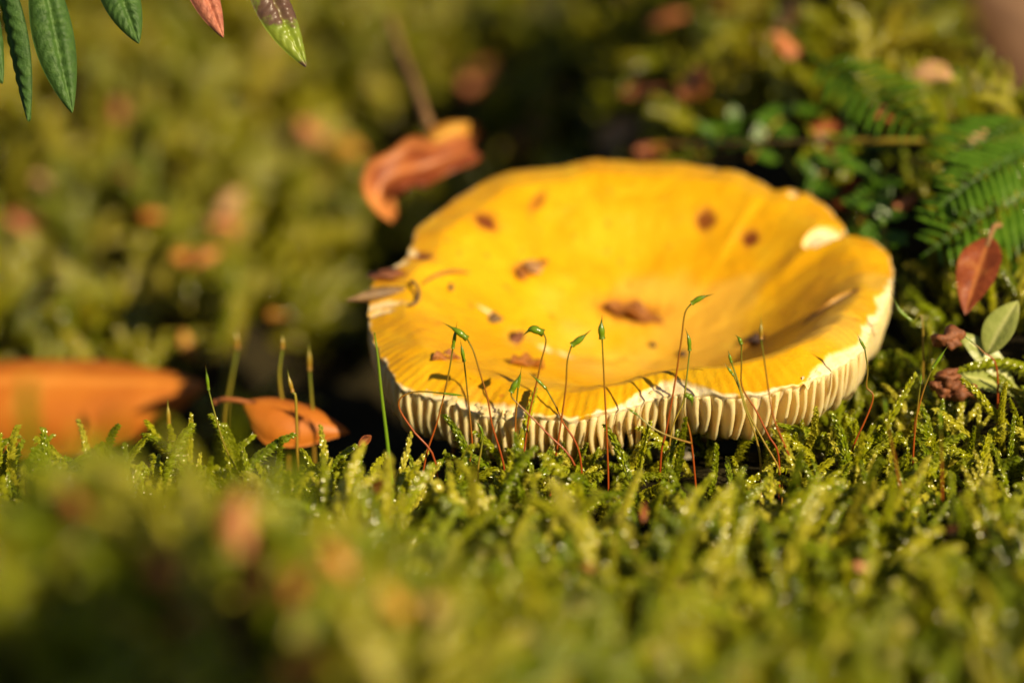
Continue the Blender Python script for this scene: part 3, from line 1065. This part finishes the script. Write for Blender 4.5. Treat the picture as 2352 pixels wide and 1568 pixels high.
sporophyte("moss stalk with a plump green capsule carrying a glistening droplet near its point", [(1265, 1105), (1276, 1050), (1290, 960), (1300, 885), (1303, 830), (1313, 793), (1335, 777), (1358, 757)], 5, FY - 0.001, rc=0.42)
sporophyte("straight dark red moss stalk with one upright egg-shaped capsule", [(1397, 1095), (1393, 985), (1387, 860), (1383, 778), (1381, 752), (1383, 724)], 3, FY, rc=0.44)
sporophyte("tallest red moss stalk with its dark capsule tipped over the cap's middle", [(1518, 1050), (1530, 990), (1550, 880), (1565, 780), (1573, 720), (1588, 697), (1610, 684), (1640, 675)], 5, FY - 0.001, rc=0.34)
sporophyte("olive moss stalk with a bent slim capsule beside the tallest stalk", [(1536, 1050), (1545, 980), (1568, 925), (1577, 870), (1584, 805), (1582, 778), (1574, 754)], 4, FY + 0.002, rc=0.26, mats=('olive', 'capsule'))
sporophyte("dark red kinked moss stalk with a small green capsule hanging against the gills", [(1600, 1145), (1592, 1050), (1584, 990), (1571, 945), (1574, 905), (1588, 915), (1590, 938)], 4, FY - 0.002, rc=0.36)
sporophyte("yellowish moss stalk lying slanted across the open gills with a slim green tip", [(1590, 1018), (1545, 1004), (1500, 983), (1462, 951), (1436, 934)], 3, FY - 0.003, rc=0.17, mats=('olive', 'capsule'), root_down=False)
sporophyte("upright red moss stalk of the tangled three, with a tiny sideways capsule", [(1788, 1045), (1765, 1000), (1735, 940), (1705, 890), (1703, 840), (1703, 790), (1698, 778), (1688, 768)], 5, FY, rc=0.26)
sporophyte("greenish moss stalk of the tangled three, with a spear tip pointing up", [(1792, 1085), (1755, 1015), (1720, 950), (1700, 890), (1680, 832), (1672, 804)], 4, FY - 0.001, rc=0.20, mats=('olive', 'capsule'))
sporophyte("lowest moss stalk of the tangled three, with a blue-green spear tip", [(1747, 1065), (1735, 1000), (1712, 940), (1700, 898), (1685, 862), (1664, 834)], 4, FY - 0.002, rc=0.19, mats=('olive', 'capsule'))
sporophyte("tall curved moss stalk with an olive upright capsule before the shaded inner wall", [(1830, 1095), (1803, 1025), (1777, 960), (1766, 900), (1756, 830), (1748, 778), (1748, 730)], 5, FY + 0.006 - 0.012, rc=0.28, mats=('seta', 'olive'))
sporophyte("kinked red moss stalk with a dark tip beside the cap's far torn corner", [(1945, 1080), (1962, 1020), (1985, 970), (2003, 925), (2004, 903), (1990, 888), (1993, 850), (1986, 800), (1968, 766)], 7, FY + 0.004, rc=0.2)
sporophyte("moss stalk with a straight yellow-green capsule slanting over red-brown crumbs", [(2100, 990), (2107, 950), (2122, 895), (2142, 845), (2180, 790)], 3, FY + 0.004, rc=0.25)
sporophyte("pale green curved moss capsule rising from the moss against the cap's edge", [(2120, 750), (2095, 738), (2066, 712), (2045, 668)], 1, FY + 0.020, rc=0.26, mats=('olive', 'capsule'))
sporophyte("brown leaning moss stalk above the pale green fallen leaves", [(2290, 850), (2258, 808), (2232, 785), (2208, 767)], 2, FY + 0.014, rc=0.1)
sporophyte("thick reddish moss stalk standing alone in the moss beyond the kinked one", [(2072, 1165), (2060, 1077), (2044, 1000), (2034, 945), (2030, 905)], 3, FY - 0.020, rc=0.2)
sporophyte("short reddish moss stalk among pale shoots on the shoulder of moss", [(2164, 1165), (2163, 1060), (2160, 980), (2158, 920)], 2, FY - 0.020, rc=0.2)
sporophyte("thin moss stalk close beside the yellow-green slanting capsule", [(2098, 1035), (2104, 970), (2114, 880), (2116, 850)], 2, FY, rc=0.14)
sporophyte("slim moss stalk with a narrow pale capsule before the large orange leaf's tip", [(547, 1095), (525, 1045), (510, 1008), (492, 945), (479, 895), (472, 838)], 4, FY - 0.001, rc=0.22, mats=('olive', 'capsule'))
sporophyte("stout olive moss stalk between the two orange leaves", [(518, 990), (522, 930), (532, 870), (545, 800), (540, 748)], 3, FY + 0.045, rs=0.24, rc=0.40, mats=('olive', 'olive'))
sporophyte("olive moss stalk rising before the small curled orange leaf", [(660, 975), (645, 900), (642, 850), (649, 800), (648, 764)], 3, FY + 0.030, rs=0.22, rc=0.32, mats=('olive', 'olive'))
sporophyte("olive moss stalk beside the far end of the small curled orange leaf", [(720, 970), (716, 920), (711, 850), (709, 785)], 2, FY + 0.028, rs=0.2, rc=0.34, mats=('olive', 'olive'))
sporophyte("stubby green moss tip poking up over the small curled orange leaf", [(680, 930), (672, 900), (665, 875), (660, 848)], 1, FY + 0.012, rs=0.2, rc=0.3, mats=('olive', 'olive'))
sporophyte("short pale moss stalk before the underside of the large orange leaf", [(390, 1000), (388, 975), (386, 945), (385, 915)], 1, FY + 0.012, rs=0.2, rc=0.3, mats=('olive', 'olive'))
sporophyte("blurred brown moss stalk standing in the dark gap under the cap", [(1035, 1080), (1042, 1030), (1050, 985), (1054, 940)], 2, FY + 0.018, rs=0.3, rc=0.3, mats=('seta', 'seta'))

# grass blade
P = [at(x, y, FY - 0.003) for (x, y) in [(906, 1170), (898, 1090), (888, 1000), (876, 900), (868, 820), (860, 764)]]
P = [Vector((P[0].x, P[0].y, gz(P[0].x, P[0].y)))] + P
gb = thing("grass_blade", "straight bright green grass blade standing before the cap's outer edge", "grass blade", P[0])
P = [p - Vector(gb.location) for p in P]
v, f, al = tube(smooth_path(P, 24), lambda t: MM * (0.26 * (1 - t) + 0.10), 8)
link("blade", mesh_of("blade", v, f, M['grass'], {"along": al}), gb)


# ------------------------------------------------------------------ fallen leaves, twig and scraps
def place_leaf(name, label, cat, me, origin, xdir, zhint, group=None, stalk=None, stalk_mat=None):
    root = thing(name, label, cat, origin, group)
    o = link("blade", me, root)
    o.matrix_local = basis(xdir, zhint).to_4x4()
    if stalk:
        v, f, al = tube(smooth_path([Vector((0.002, 0, 0)), Vector((-stalk * 0.5, 0, 0.0004)), Vector((-stalk, 0.0005, -0.0006))], 8), 0.0004, 6)
        s_ = link("stalk", mesh_of("stalk", v, f, stalk_mat or M['twig'], {"along": al}), root)
        s_.matrix_local = basis(xdir, zhint).to_4x4()
    return root


a, b_ = at(-300, 880, 0.045), at(470, 866, 0.036)
me = leaf_mesh("blade", (b_ - a).length, 0.028, M['orange_leaf'], 0.0005, bend=0.10, roll=1.45, wave=0.02, nl=40, nw=21, pw=1.25, seed=2)
place_leaf("fallen_leaf", "large orange dry leaf with inrolled edges and a pointed tip, lying in moss", "leaf", me, a, b_ - a, Vector((0.1, -0.65, 0.8)), "fallen leaves", 0.01, M['orange_leaf'])
a, b_ = at(556, 925, -0.010), at(800, 1010, -0.014)
me = leaf_mesh("blade", (b_ - a).length, 0.013, M['orange_leaf'], 0.0004, bend=0.7, roll=1.5, wave=0.04, nl=26, nw=15, pw=0.85, seed=4, vein=0.1)
place_leaf("fallen_leaf", "small curled salmon-orange leaf arched over the moss beside the dark gap", "leaf", me, a, Vector((b_ - a)) + Vector((0, 0, 0.004)), Vector((0.1, -0.5, 1)), "fallen leaves", 0.004, M['pink_leaf'])
# hooked red leaf behind the cap
P = [at(1085, 345, 0.052), at(1010, 372, 0.046), at(930, 392, 0.043), at(880, 420, 0.040), at(868, 455, 0.040), at(902, 505, 0.042)]
path = smooth_path(P, 26)
V_, F_, VE = [], [], []
for side in (1, -1):
    for i, p in enumerate(path):
        t = i / 25
        T = (path[min(i + 1, 25)] - path[max(i - 1, 0)]).normalized()
        nrm = Vector((0.25, -0.85, 0.5)).normalized()
        W_ = T.cross(nrm).normalized()
        nn = W_.cross(T).normalized()
        wd = 0.0056 * (0.12 + 0.88 * math.sin(math.pi * (0.10 + 0.87 * t) ** 0.9)) * (1 + 0.12 * math.sin(t * 23))
        for j in range(9):
            s = j / 4 - 1
            V_.append(p + W_ * wd * 0.62 * s + nn * (wd * 0.45 * abs(s) + wd * 0.1 * math.sin(t * 17 + s * 2) + side * 0.0002 * (1 - s ** 6)) - P[0])
            VE.append(min(1, 0.5 * math.exp(-(s / 0.15) ** 2) + 0.9 * float(sstep(0.62, 0.8, t)) + 0.6 * float(sstep(0.4, 0.9, s))))
F_ = grid_faces(26, 9) + [q[::-1] for q in grid_faces(26, 9, off=26 * 9)]
ring = [i * 9 for i in range(26)] + [25 * 9 + j for j in range(1, 9)] + [i * 9 + 8 for i in range(24, -1, -1)] + list(range(7, 0, -1))
for a, b_ in zip(ring, ring[1:] + ring[:1]):
    F_.append((b_, a, a + 234, b_ + 234))
rl = thing("fallen_leaf", "hooked reddish-brown dead leaf curling down behind the mushroom cap", "leaf", P[0], "fallen leaves")
link("blade", mesh_of("blade", V_, F_, M['red_leaf'], {"vein": VE}), rl)
a, b_ = at(985, 330, 0.058), at(1080, 260, 0.062)
me = leaf_mesh("blade", 0.0095, 0.0075, M['amber_leaf'], 0.0004, bend=0.9, roll=0.9, nl=14, nw=9, seed=8)
place_leaf("fallen_leaf", "crumpled amber leaf piece at the foot of the leaning twig", "leaf", me, at(978, 345, 0.052), Vector((0.55, 0.3, 0.45)), Vector((-0.2, -0.8, 0.5)), "fallen leaves")
# twig
P = [at(990, 305, 0.060), at(975, 265, 0.066), at(952, 195, 0.084), at(925, 130, 0.10), at(897, 45, 0.12)]
tw = thing("twig", "pale brown twig leaning back over the moss behind the mushroom", "twig", P[0])
v, f, al = tube(smooth_path([p - P[0] for p in P], 22), lambda t: 0.00095 - 0.0004 * t + 0.00012 * math.sin(t * 40), 8)
link("stick", mesh_of("stick", v, f, M['twig'], {"along": al}), tw)
# red leaf in the moss on the right
a, b_ = at(2275, 545, -0.004), at(2216, 705, -0.014)
me = leaf_mesh("blade", (b_ - a).length, 0.0062, M['red_leaf'], 0.0003, bend=0.35, fold=0.35, wave=0.08, nl=22, nw=11, pw=0.95, seed=12, veins=5)
place_leaf("fallen_leaf", "glossy rust-red pointed leaf stuck upright in the moss beside the fern", "leaf", me, a, b_ - a, Vector((-0.25, -0.85, 0.4)), "fallen leaves", 0.003)
a = at(2262, 850, -0.022)
me = leaf_mesh("blade", 0.0082, 0.0048, M['pale_green'], 0.0003, bend=0.5, fold=0.3, nl=18, nw=9, seed=14)
place_leaf("fallen_leaf", "pale green oval leaf standing folded in the moss beside the shoulder", "leaf", me, at(2268, 815, -0.020), Vector((0.35, 0.1, 0.75)), Vector((-0.55, -0.8, 0.1)), "fallen leaves")
me = leaf_mesh("blade", 0.0100, 0.0036, M['pale_green'], 0.0003, bend=0.4, fold=0.2, nl=18, nw=9, seed=15)
place_leaf("fallen_leaf", "narrow pale green leaf slanting down between mossy stems and red-brown crumbs", "leaf", me, at(2205, 765, -0.018), Vector((0.75, -0.2, -0.62)), Vector((-0.1, -0.8, 0.7)), "fallen leaves")
me = leaf_mesh("blade", 0.0105, 0.0040, M['pale_green'], 0.0003, bend=0.3, fold=0.2, nl=18, nw=9, seed=16)
place_leaf("fallen_leaf", "dull pale green leaf lying flat under the slanting one", "leaf", me, at(2190, 860, -0.021), Vector((0.95, 0.1, -0.22)), Vector((-0.1, -0.6, 0.8)), "fallen leaves")
# big brown leaf in the dark hollow
a = at(2420, 120, 0.13)
me = leaf_mesh("blade", 0.055, 0.036, M['brown_leaf'], 0.0006, bend=0.5, roll=0.5, wave=0.08, nl=26, nw=13, seed=19, veins=6)
place_leaf("fallen_leaf", "large dull brown leaf lying in the dark hollow of the bank", "leaf", me, at(2230, -60, 0.20), Vector((0.8, -0.1, -0.45)), Vector((-0.3, -0.8, 0.5)), "fallen leaves")


def scrap(px, py, Y, size, mkey, label, group, seed):
    r = random.Random(seed)
    L = size * MM * max(0.6, (Y - CAM.y) / 0.47)
    me = leaf_mesh("leaf_scrap", L, L * r.uniform(0.5, 0.8), M[mkey], 0.0003, bend=r.uniform(-1.2, 1.2), roll=r.uniform(0.4, 1.3) * r.choice((-1, 1)), wave=0.15, nl=10, nw=7, seed=seed, twist=r.uniform(-0.6, 0.6))
    p = at(px, py, Y)
    h = gz(p.x, p.y)
    d = Vector((r.uniform(-1, 1), r.uniform(-0.5, 0.5), r.uniform(-0.3, 1))).normalized()
    o = link("leaf_scrap", me, None, p - d * L * 0.5)
    o.rotation_euler = basis(d, Vector((0.5 + r.uniform(-.5, .5), -0.8, 0.7))).to_euler()
    tag(o, label, "leaf scrap", group)


def depth_at(px, py, lift=0.008):
    """depth at which a sight line meets the top of the moss"""
    y = -0.2
    while y < 0.5:
        p = at(px, py, y)
        if p.z < gz(p.x, p.y) + lift:
            return y
        y += 0.0015
    return 0.4


BACK = [(112, 412, 'tan_leaf', 4), (62, 502, 'pink_leaf', 5), (300, 400, 'red_leaf', 3), (345, 490, 'orange_leaf', 3), (452, 582, 'orange_leaf', 6), (525, 515, 'pink_leaf', 5), (530, 465, 'tan_leaf', 4),
        (715, 300, 'pink_leaf', 4), (790, 320, 'amber_leaf', 6), (1100, 185, 'pink_leaf', 6), (1262, 235, 'amber_leaf', 5), (1240, 300, 'red_leaf', 4), (1190, 340, 'red_leaf', 4), (1410, 305, 'tan_leaf', 6),
        (1430, 160, 'tan_leaf', 8), (1480, 215, 'pink_leaf', 7), (1520, 30, 'pink_leaf', 6), (1450, 20, 'tan_leaf', 6), (1600, 190, 'pink_leaf', 6), (1725, 90, 'tan_leaf', 6), (1815, 105, 'pink_leaf', 5),
        (1810, 35, 'tan_leaf', 5), (2140, 165, 'tan_leaf', 5), (1905, 290, 'red_leaf', 5), (1930, 340, 'red_leaf', 5), (1960, 440, 'red_leaf', 6), (2075, 465, 'pink_leaf', 4), (2040, 270, 'red_leaf', 4),
        (2245, 300, 'tan_leaf', 4), (655, 730, 'amber_leaf', 5), (440, 790, 'amber_leaf', 4), (270, 255, 'red_leaf', 3), (620, 95, 'tan_leaf', 4), (1660, 30, 'pink_leaf', 4), (1290, 10, 'pink_leaf', 5), (1085, 330, 'red_leaf', 5), (1500, 350, 'red_leaf', 5)]
LBL = {'tan_leaf': "buff scrap of dry leaf caught in the moss bank behind the mushroom", 'pink_leaf': "pinkish-brown scrap of dry leaf caught in the moss bank behind the mushroom",
       'red_leaf': "dark red scrap of dry leaf caught in the moss bank behind the mushroom", 'orange_leaf': "orange scrap of dry leaf caught in the moss bank behind the mushroom",
       'amber_leaf': "amber scrap of dry leaf caught in the moss bank behind the mushroom"}
for i, (px, py, k, s) in enumerate(BACK):
    scrap(px, py, depth_at(px, py, 0.015), s * 1.15, k, LBL[k], "leaf scraps on the moss bank, " + k.split('_')[0], 300 + i)
FRONT = [(555, 1200, 'pink_leaf', 7), (380, 1310, 'pink_leaf', 6), (590, 1320, 'red_leaf', 7), (690, 1340, 'pink_leaf', 5), (905, 1380, 'amber_leaf', 5), (1005, 1395, 'tan_leaf', 6), (175, 1150, 'red_leaf', 5),
         (700, 1520, 'orange_leaf', 8), (770, 1290, 'orange_leaf', 4), (1325, 1190, 'tan_leaf', 3), (1545, 1235, 'tan_leaf', 3.2), (1475, 1175, 'red_leaf', 2.6), (1985, 1300, 'pink_leaf', 3), (2190, 1215, 'pink_leaf', 2.5),
         (2265, 1235, 'red_leaf', 3), (870, 1115, 'red_leaf', 2.6), (840, 1010, 'pink_leaf', 2.6), (1345, 1300, 'pink_leaf', 2.6), (450, 1425, 'pink_leaf', 6), (1720, 1545, 'pink_leaf', 5), (1555, 1340, 'tan_leaf', 2.5)]
LBF = {'tan_leaf': "buff scrap of dry leaf among the moss shoots in front of the mushroom", 'pink_leaf': "pinkish-brown scrap of dry leaf among the moss shoots in front of the mushroom",
       'red_leaf': "dark red scrap of dry leaf among the moss shoots in front of the mushroom", 'orange_leaf': "orange scrap of dry leaf among the moss shoots in front of the mushroom",
       'amber_leaf': "amber scrap of dry leaf among the moss shoots in front of the mushroom"}
for i, (px, py, k, s) in enumerate(FRONT):
    scrap(px, py, -0.034 if px == 840 else depth_at(px, py, 0.0125 if px < 1100 and py > 1150 else 0.0105), s * (1.35 if px < 1100 and py > 1150 else 1.1), k, LBF[k], "leaf scraps in the front moss, " + k.split('_')[0], 400 + i)

# red-brown soil crumbs on the right
for i, (px, py, s) in enumerate([(2178, 865, 1.3), (2165, 895, 1.1), (2205, 893, 1.4), (2190, 910, 0.9), (2240, 905, 0.8), (2155, 880, 0.7), (2180, 780, 1.7)]):
    o = link("soil_crumb", crumb_mesh("soil_crumb", s * MM, M['crumb'], 500 + i, (1.2, 1, 0.8), 0.5, 3), None, at(px, py, -0.024))
    tag(o, "red-brown soil crumb lying in the moss below the pale green leaves", "soil crumb", "red-brown crumbs in the moss")


# ------------------------------------------------------------------ bits lying on the cap
def on_cap_world(px, py, lift=0.0):
    p = on_cap(px, py)
    return CAP_M @ (p + Vector((0, 0, lift)))


def cap_crumb(px, py, s, mk, sq, seed, label, rough=0.45, rz=0.0):
    o = link("cap_crumb", crumb_mesh("cap_crumb", s * MM, M[mk], seed, sq, rough, 3), None, on_cap_world(px, py, s * MM * sq[2] * 0.5), (TILT, 0, rz))
    tag(o, label, "debris", "debris on the cap")


cap_crumb(1500, 795, 0.50, 'dark_speck', (1, 1, 0.8), 601, "round black speck on the yellow cap, the smaller of a close pair", 0.2)
cap_crumb(1568, 816, 0.60, 'dark_speck', (1, 1, 0.8), 602, "round dark speck on the yellow cap, the larger of a close pair", 0.2)
cap_crumb(1183, 781, 1.0, 'crumb', (1.1, 1.6, 0.45), 603, "reddish crumb on the fold of the cap behind the bean-shaped capsule", 0.5, -0.5)
cap_crumb(1132, 733, 1.0, 'husk', (1.2, 1.2, 0.4), 604, "grey-brown flat crumb on the upper end of the cap's fold", 0.5, -0.4)
cap_crumb(1036, 662, 0.55, 'husk', (0.9, 1.6, 0.5), 605, "small brown oval crumb below the needle on the cap", 0.3)
cap_crumb(1735, 778, 0.85, 'dark_speck', (1.2, 1.0, 0.6), 606, "dark lump in the shade of the cap's inner wall behind the olive capsule", 0.6)
cap_crumb(1195, 628, 0.8, 'scab', (1.0, 1.8, 0.4), 607, "dark arm of star-shaped debris near the cap's upper wall", 0.5)
cap_crumb(1220, 612, 0.95, 'tan_leaf', (1.3, 1.5, 0.35), 608, "buff middle of star-shaped debris on the cap", 0.6, 0.6)
cap_crumb(1245, 602, 0.6, 'scab', (1.1, 1.4, 0.4), 609, "small brown arm of star-shaped debris on the cap", 0.5)
cap_crumb(888, 632, 1.1, 'crumb', (1.6, 1.3, 0.4), 610, "scurfy reddish crust on the cap's outer edge above the husk", 0.6)
cap_crumb(1232, 832, 0.4, 'crumb', (1.6, 1.0, 0.6), 611, "tiny red crumb on the cap before the pale fold", 0.4)


def flake(px0, py0, px1, py1, wmm, mk, label, seed, bend=0.3):
    a, b_ = on_cap_world(px0, py0, 0.0004), on_cap_world(px1, py1, 0.0004)
    n = CAP_M.to_3x3() @ Vector((0, -0.15, 1))
    me = leaf_mesh("bark_flake", (b_ - a).length, wmm * MM, M[mk], 0.0004, bend=bend, roll=-0.9, wave=0.5, nl=18, nw=9, seed=seed)
    o = link("bark_flake", me, None, a)
    o.rotation_euler = basis(b_ - a, n).to_euler()
    tag(o, label, "flake", "debris on the cap")


flake(992, 832, 1066, 822, 2.6, 'scab', "curled brown flake on the cap beside the crossed moss stalks", 21)
flake(1172, 838, 1262, 836, 3.2, 'scab', "ragged brown flake on the cap behind the bean-capsuled stalk", 22)
flake(1388, 706, 1528, 742, 3.4, 'scab', "long brown flake in the middle of the cap's hollow", 23, 0.15)
# needle
a = [on_cap_world(972, 657, 0.0004), on_cap_world(1005, 643, 0.0008), on_cap_world(1040, 633, 0.0007), on_cap_world(1078, 632, 0.0004)]
ne = thing("needle", "thin brown needle lying curved on the yellow cap", "needle", a[0])
v, f, al = tube(smooth_path([p - a[0] for p in a], 14), lambda t: MM * (0.10 + 0.16 * math.sin(math.pi * t)), 6)
link("blade", mesh_of("blade", v, f, M['needle'], {"along": al}), ne)
# husk with a looped thread
a0 = on_cap_world(905, 672, 0.0012)
P = [at(795, 690, a0.y - 0.002), at(845, 680, a0.y - 0.001), at(890, 672, a0.y), at(938, 664, a0.y + 0.002)]
hk = thing("husk", "grey-brown pointed husk with a looped thread lying over the cap's outer edge", "husk", P[0])
v, f, al = tube(smooth_path([p - P[0] for p in P], 22), lambda t: MM * (0.1 + 0.85 * math.sin(math.pi * min(1, t * 0.95)) ** 0.9), 9)
link("shell", mesh_of("shell", v, f, M['husk']), hk)
LP = [P[3], on_cap_world(948, 664, 0.0012), on_cap_world(962, 680, 0.0008), on_cap_world(958, 698, 0.0004), on_cap_world(940, 706, 0.0003)]
v, f, al = tube(smooth_path([p - P[0] for p in LP], 18), 0.00026, 6)
link("thread", mesh_of("thread", v, f, M['husk']), hk)


# ------------------------------------------------------------------ shrub sprig hanging in at the top left
SY = -0.026
ST = [Vector((-0.16, 0.02, gz(-0.16, 0.02))), Vector((-0.155, 0.0, 0.05)), Vector((-0.13, -0.015, 0.088)), at(60, -260, SY), at(350, -230, SY), at(640, -190, SY)]
sp = thing("shrub_sprig", "shrub sprig with narrow leathery drooping leaves, hanging over the moss", "sprig", ST[0])
v, f, al = tube(smooth_path([p - ST[0] for p in ST], 40), lambda t: 0.0014 - 0.0008 * t, 8)
link("stem", mesh_of("stem", v, f, M['twig'], {"along": al}), sp)
for (x0, y0, x1, y1, wd, mk, lab, sd, zh) in [
        (-20, -170, 52, 282, 6.6, 'shrub_green', "leathery leaf turned edge to the light", 31, (-0.85, -0.5, -0.05)),
        (-60, -150, 12, 190, 6.0, 'shrub_green', None, 37, (0.6, -0.6, 0.4)),
        (80, -160, 170, 258, 7.6, 'shrub_green', "broad wrinkled green leathery leaf", 32, (0.35, -0.8, 0.3)),
        (215, -190, 320, 98, 7.0, 'shrub_green', None, 33, (0.2, -0.85, 0.3)),
        (400, -200, 515, 84, 5.6, 'shrub_rust', "rusty pink downy leaf", 34, (0.3, -0.85, 0.4)),
        (545, -190, 708, 150, 7.2, 'shrub_mixed', "yellow-green leaf with a purple-brown blotch", 35, (0.45, -0.8, 0.5))]:
    a, b_ = at(x0, y0, SY + 0.002), at(x1, y1, SY - 0.004)
    me = leaf_mesh("leaf", (b_ - a).length, wd * MM, M[mk], 0.0005, bend=0.10, roll=1.1, nl=90, nw=25, pw=1.3, seed=sd, veins=15, vdeep=0.075, groove=0.32, vein=0.12)
    o = link("leaf", me, sp)
    o.matrix_local = Matrix.Translation(a - ST[0]) @ basis(b_ - a, Vector(zh)).to_4x4()
    if lab:
        o["label"] = lab


# ------------------------------------------------------------------ fern-like fronds and leafy sprigs on the right
def frond(label, p0, p1, nrm, wide, seed, mk='fresh_green', n=12):
    r = random.Random(seed)
    root = thing("fern_frond", label, "fern", p0, "green fronds beside the mushroom")
    d = p1 - p0
    L = d.length
    B = basis(d, nrm)
    mid = [Vector((0, 0, 0)), B @ Vector((L * 0.5, 0, L * 0.07)), d]
    path = smooth_path(mid, n + 4)
    v, f, al = tube(path, lambda t: MM * (0.26 - 0.18 * t), 6)
    link("stem", mesh_of("stem", v, f, M['fresh_green'], {"along": al}), root)
    for i in range(n):
        t = (i + 1) / (n + 1)
        p = path[i + 2]
        ll = wide * MM * (math.sin(math.pi * (0.15 + 0.82 * t)) ** 0.8) * r.uniform(0.9, 1.1)
        for sd in (-1, 1):
            me = leaf_mesh("pinna", ll, ll * 0.17, M[mk], 0.0002, bend=r.uniform(0.2, 0.8), fold=0.25, wave=0.2, nl=9, nw=5, seed=seed * 50 + i * 2 + sd)
            o = link("pinna", me, root)
            dr = B @ Vector((0.55, sd * 1.0, 0.1))
            o.matrix_local = Matrix.Translation(p) @ basis(dr, B @ Vector((0, 0, 1))).to_4x4()


NRM = Vector((-0.15, -0.7, 0.75))
frond("bright green fern frond fanning out beside the red leaf", at(2420, 420, 0.012), at(2115, 590, 0.004), NRM, 9, 41)
frond("green fern frond crossing over the long yellowish stem", at(1860, 130, 0.040), at(2150, 330, 0.018), NRM, 7, 42)
frond("green fern frond reaching toward the dark hollow of the bank", at(2390, 270, 0.022), at(2130, 400, 0.012), NRM, 7, 43)
frond("small green fern frond with its tip above the rust-red leaf", at(2400, 330, 0.014), at(2150, 480, 0.004), NRM, 7.5, 44)
frond("short green fern frond under the fanned one beside the rust-red leaf", at(2430, 540, 0.008), at(2230, 600, 0.012), NRM, 7, 45)
# long stem
P = [at(1500, 335, 0.060), at(1700, 330, 0.048), at(1980, 324, 0.030), at(2200, 322, 0.026), at(2420, 315, 0.026)]
ls = thing("plant_stem", "long thin yellowish stem running level through the green fronds", "stem", P[0])
v, f, al = tube(smooth_path([p - P[0] for p in P], 20), 0.00045, 6)
link("stalk", mesh_of("stalk", v, f, M['olive'], {"along": al}), ls)


def sprig(label, p0, p1, nl, size, seed):
    r = random.Random(seed)
    root = thing("leafy_sprig", label, "sprig", p0, "small leafy sprigs beside the mushroom")
    path = smooth_path([Vector((0, 0, 0)), (p1 - p0) * 0.5 + Vector((0, 0, 0.001)), p1 - p0], nl + 2)
    v, f, al = tube(path, 0.0003, 6)
    link("stem", mesh_of("stem", v, f, M['olive'], {"along": al}), root)
    for i in range(nl):
        me = leaf_mesh("leaf", size * MM * r.uniform(0.8, 1.2), size * 0.62 * MM, M['fresh_green'], 0.00025, bend=r.uniform(-0.2, 0.7), fold=0.25, nl=12, nw=7, seed=seed * 31 + i)
        o = link("leaf", me, root)
        d = Vector((math.cos(i * 2.4 + seed), r.uniform(-0.7, 0.2), 0.5 * math.sin(i * 2.4 + seed) + 0.15))
        o.matrix_local = Matrix.Translation(path[i + 1]) @ basis(d, Vector((0.2, -0.7, 0.8))).to_4x4()


SPR = [(1840, 470, 1960, 330, 'close behind the bare flesh patch'), (1970, 520, 2030, 400, 'beside the dark gap near the cap'), (1720, 370, 1830, 240, 'above the notch in the far rim'), (1940, 400, 2060, 310, 'under the long level stem'),
       (1600, 360, 1690, 290, 'just behind the highest part of the rim'), (2040, 620, 2020, 480, 'against the cap\'s rounded corner')]
for i, (x0, y0, x1, y1, w_) in enumerate(SPR):
    Y0 = [0.034, 0.026, 0.052, 0.045, 0.058, 0.012][i]
    sprig("small green leafy sprig " + w_, at(x0, y0, Y0), at(x1, y1, Y0 + 0.008), 9, 4.0, 60 + i)
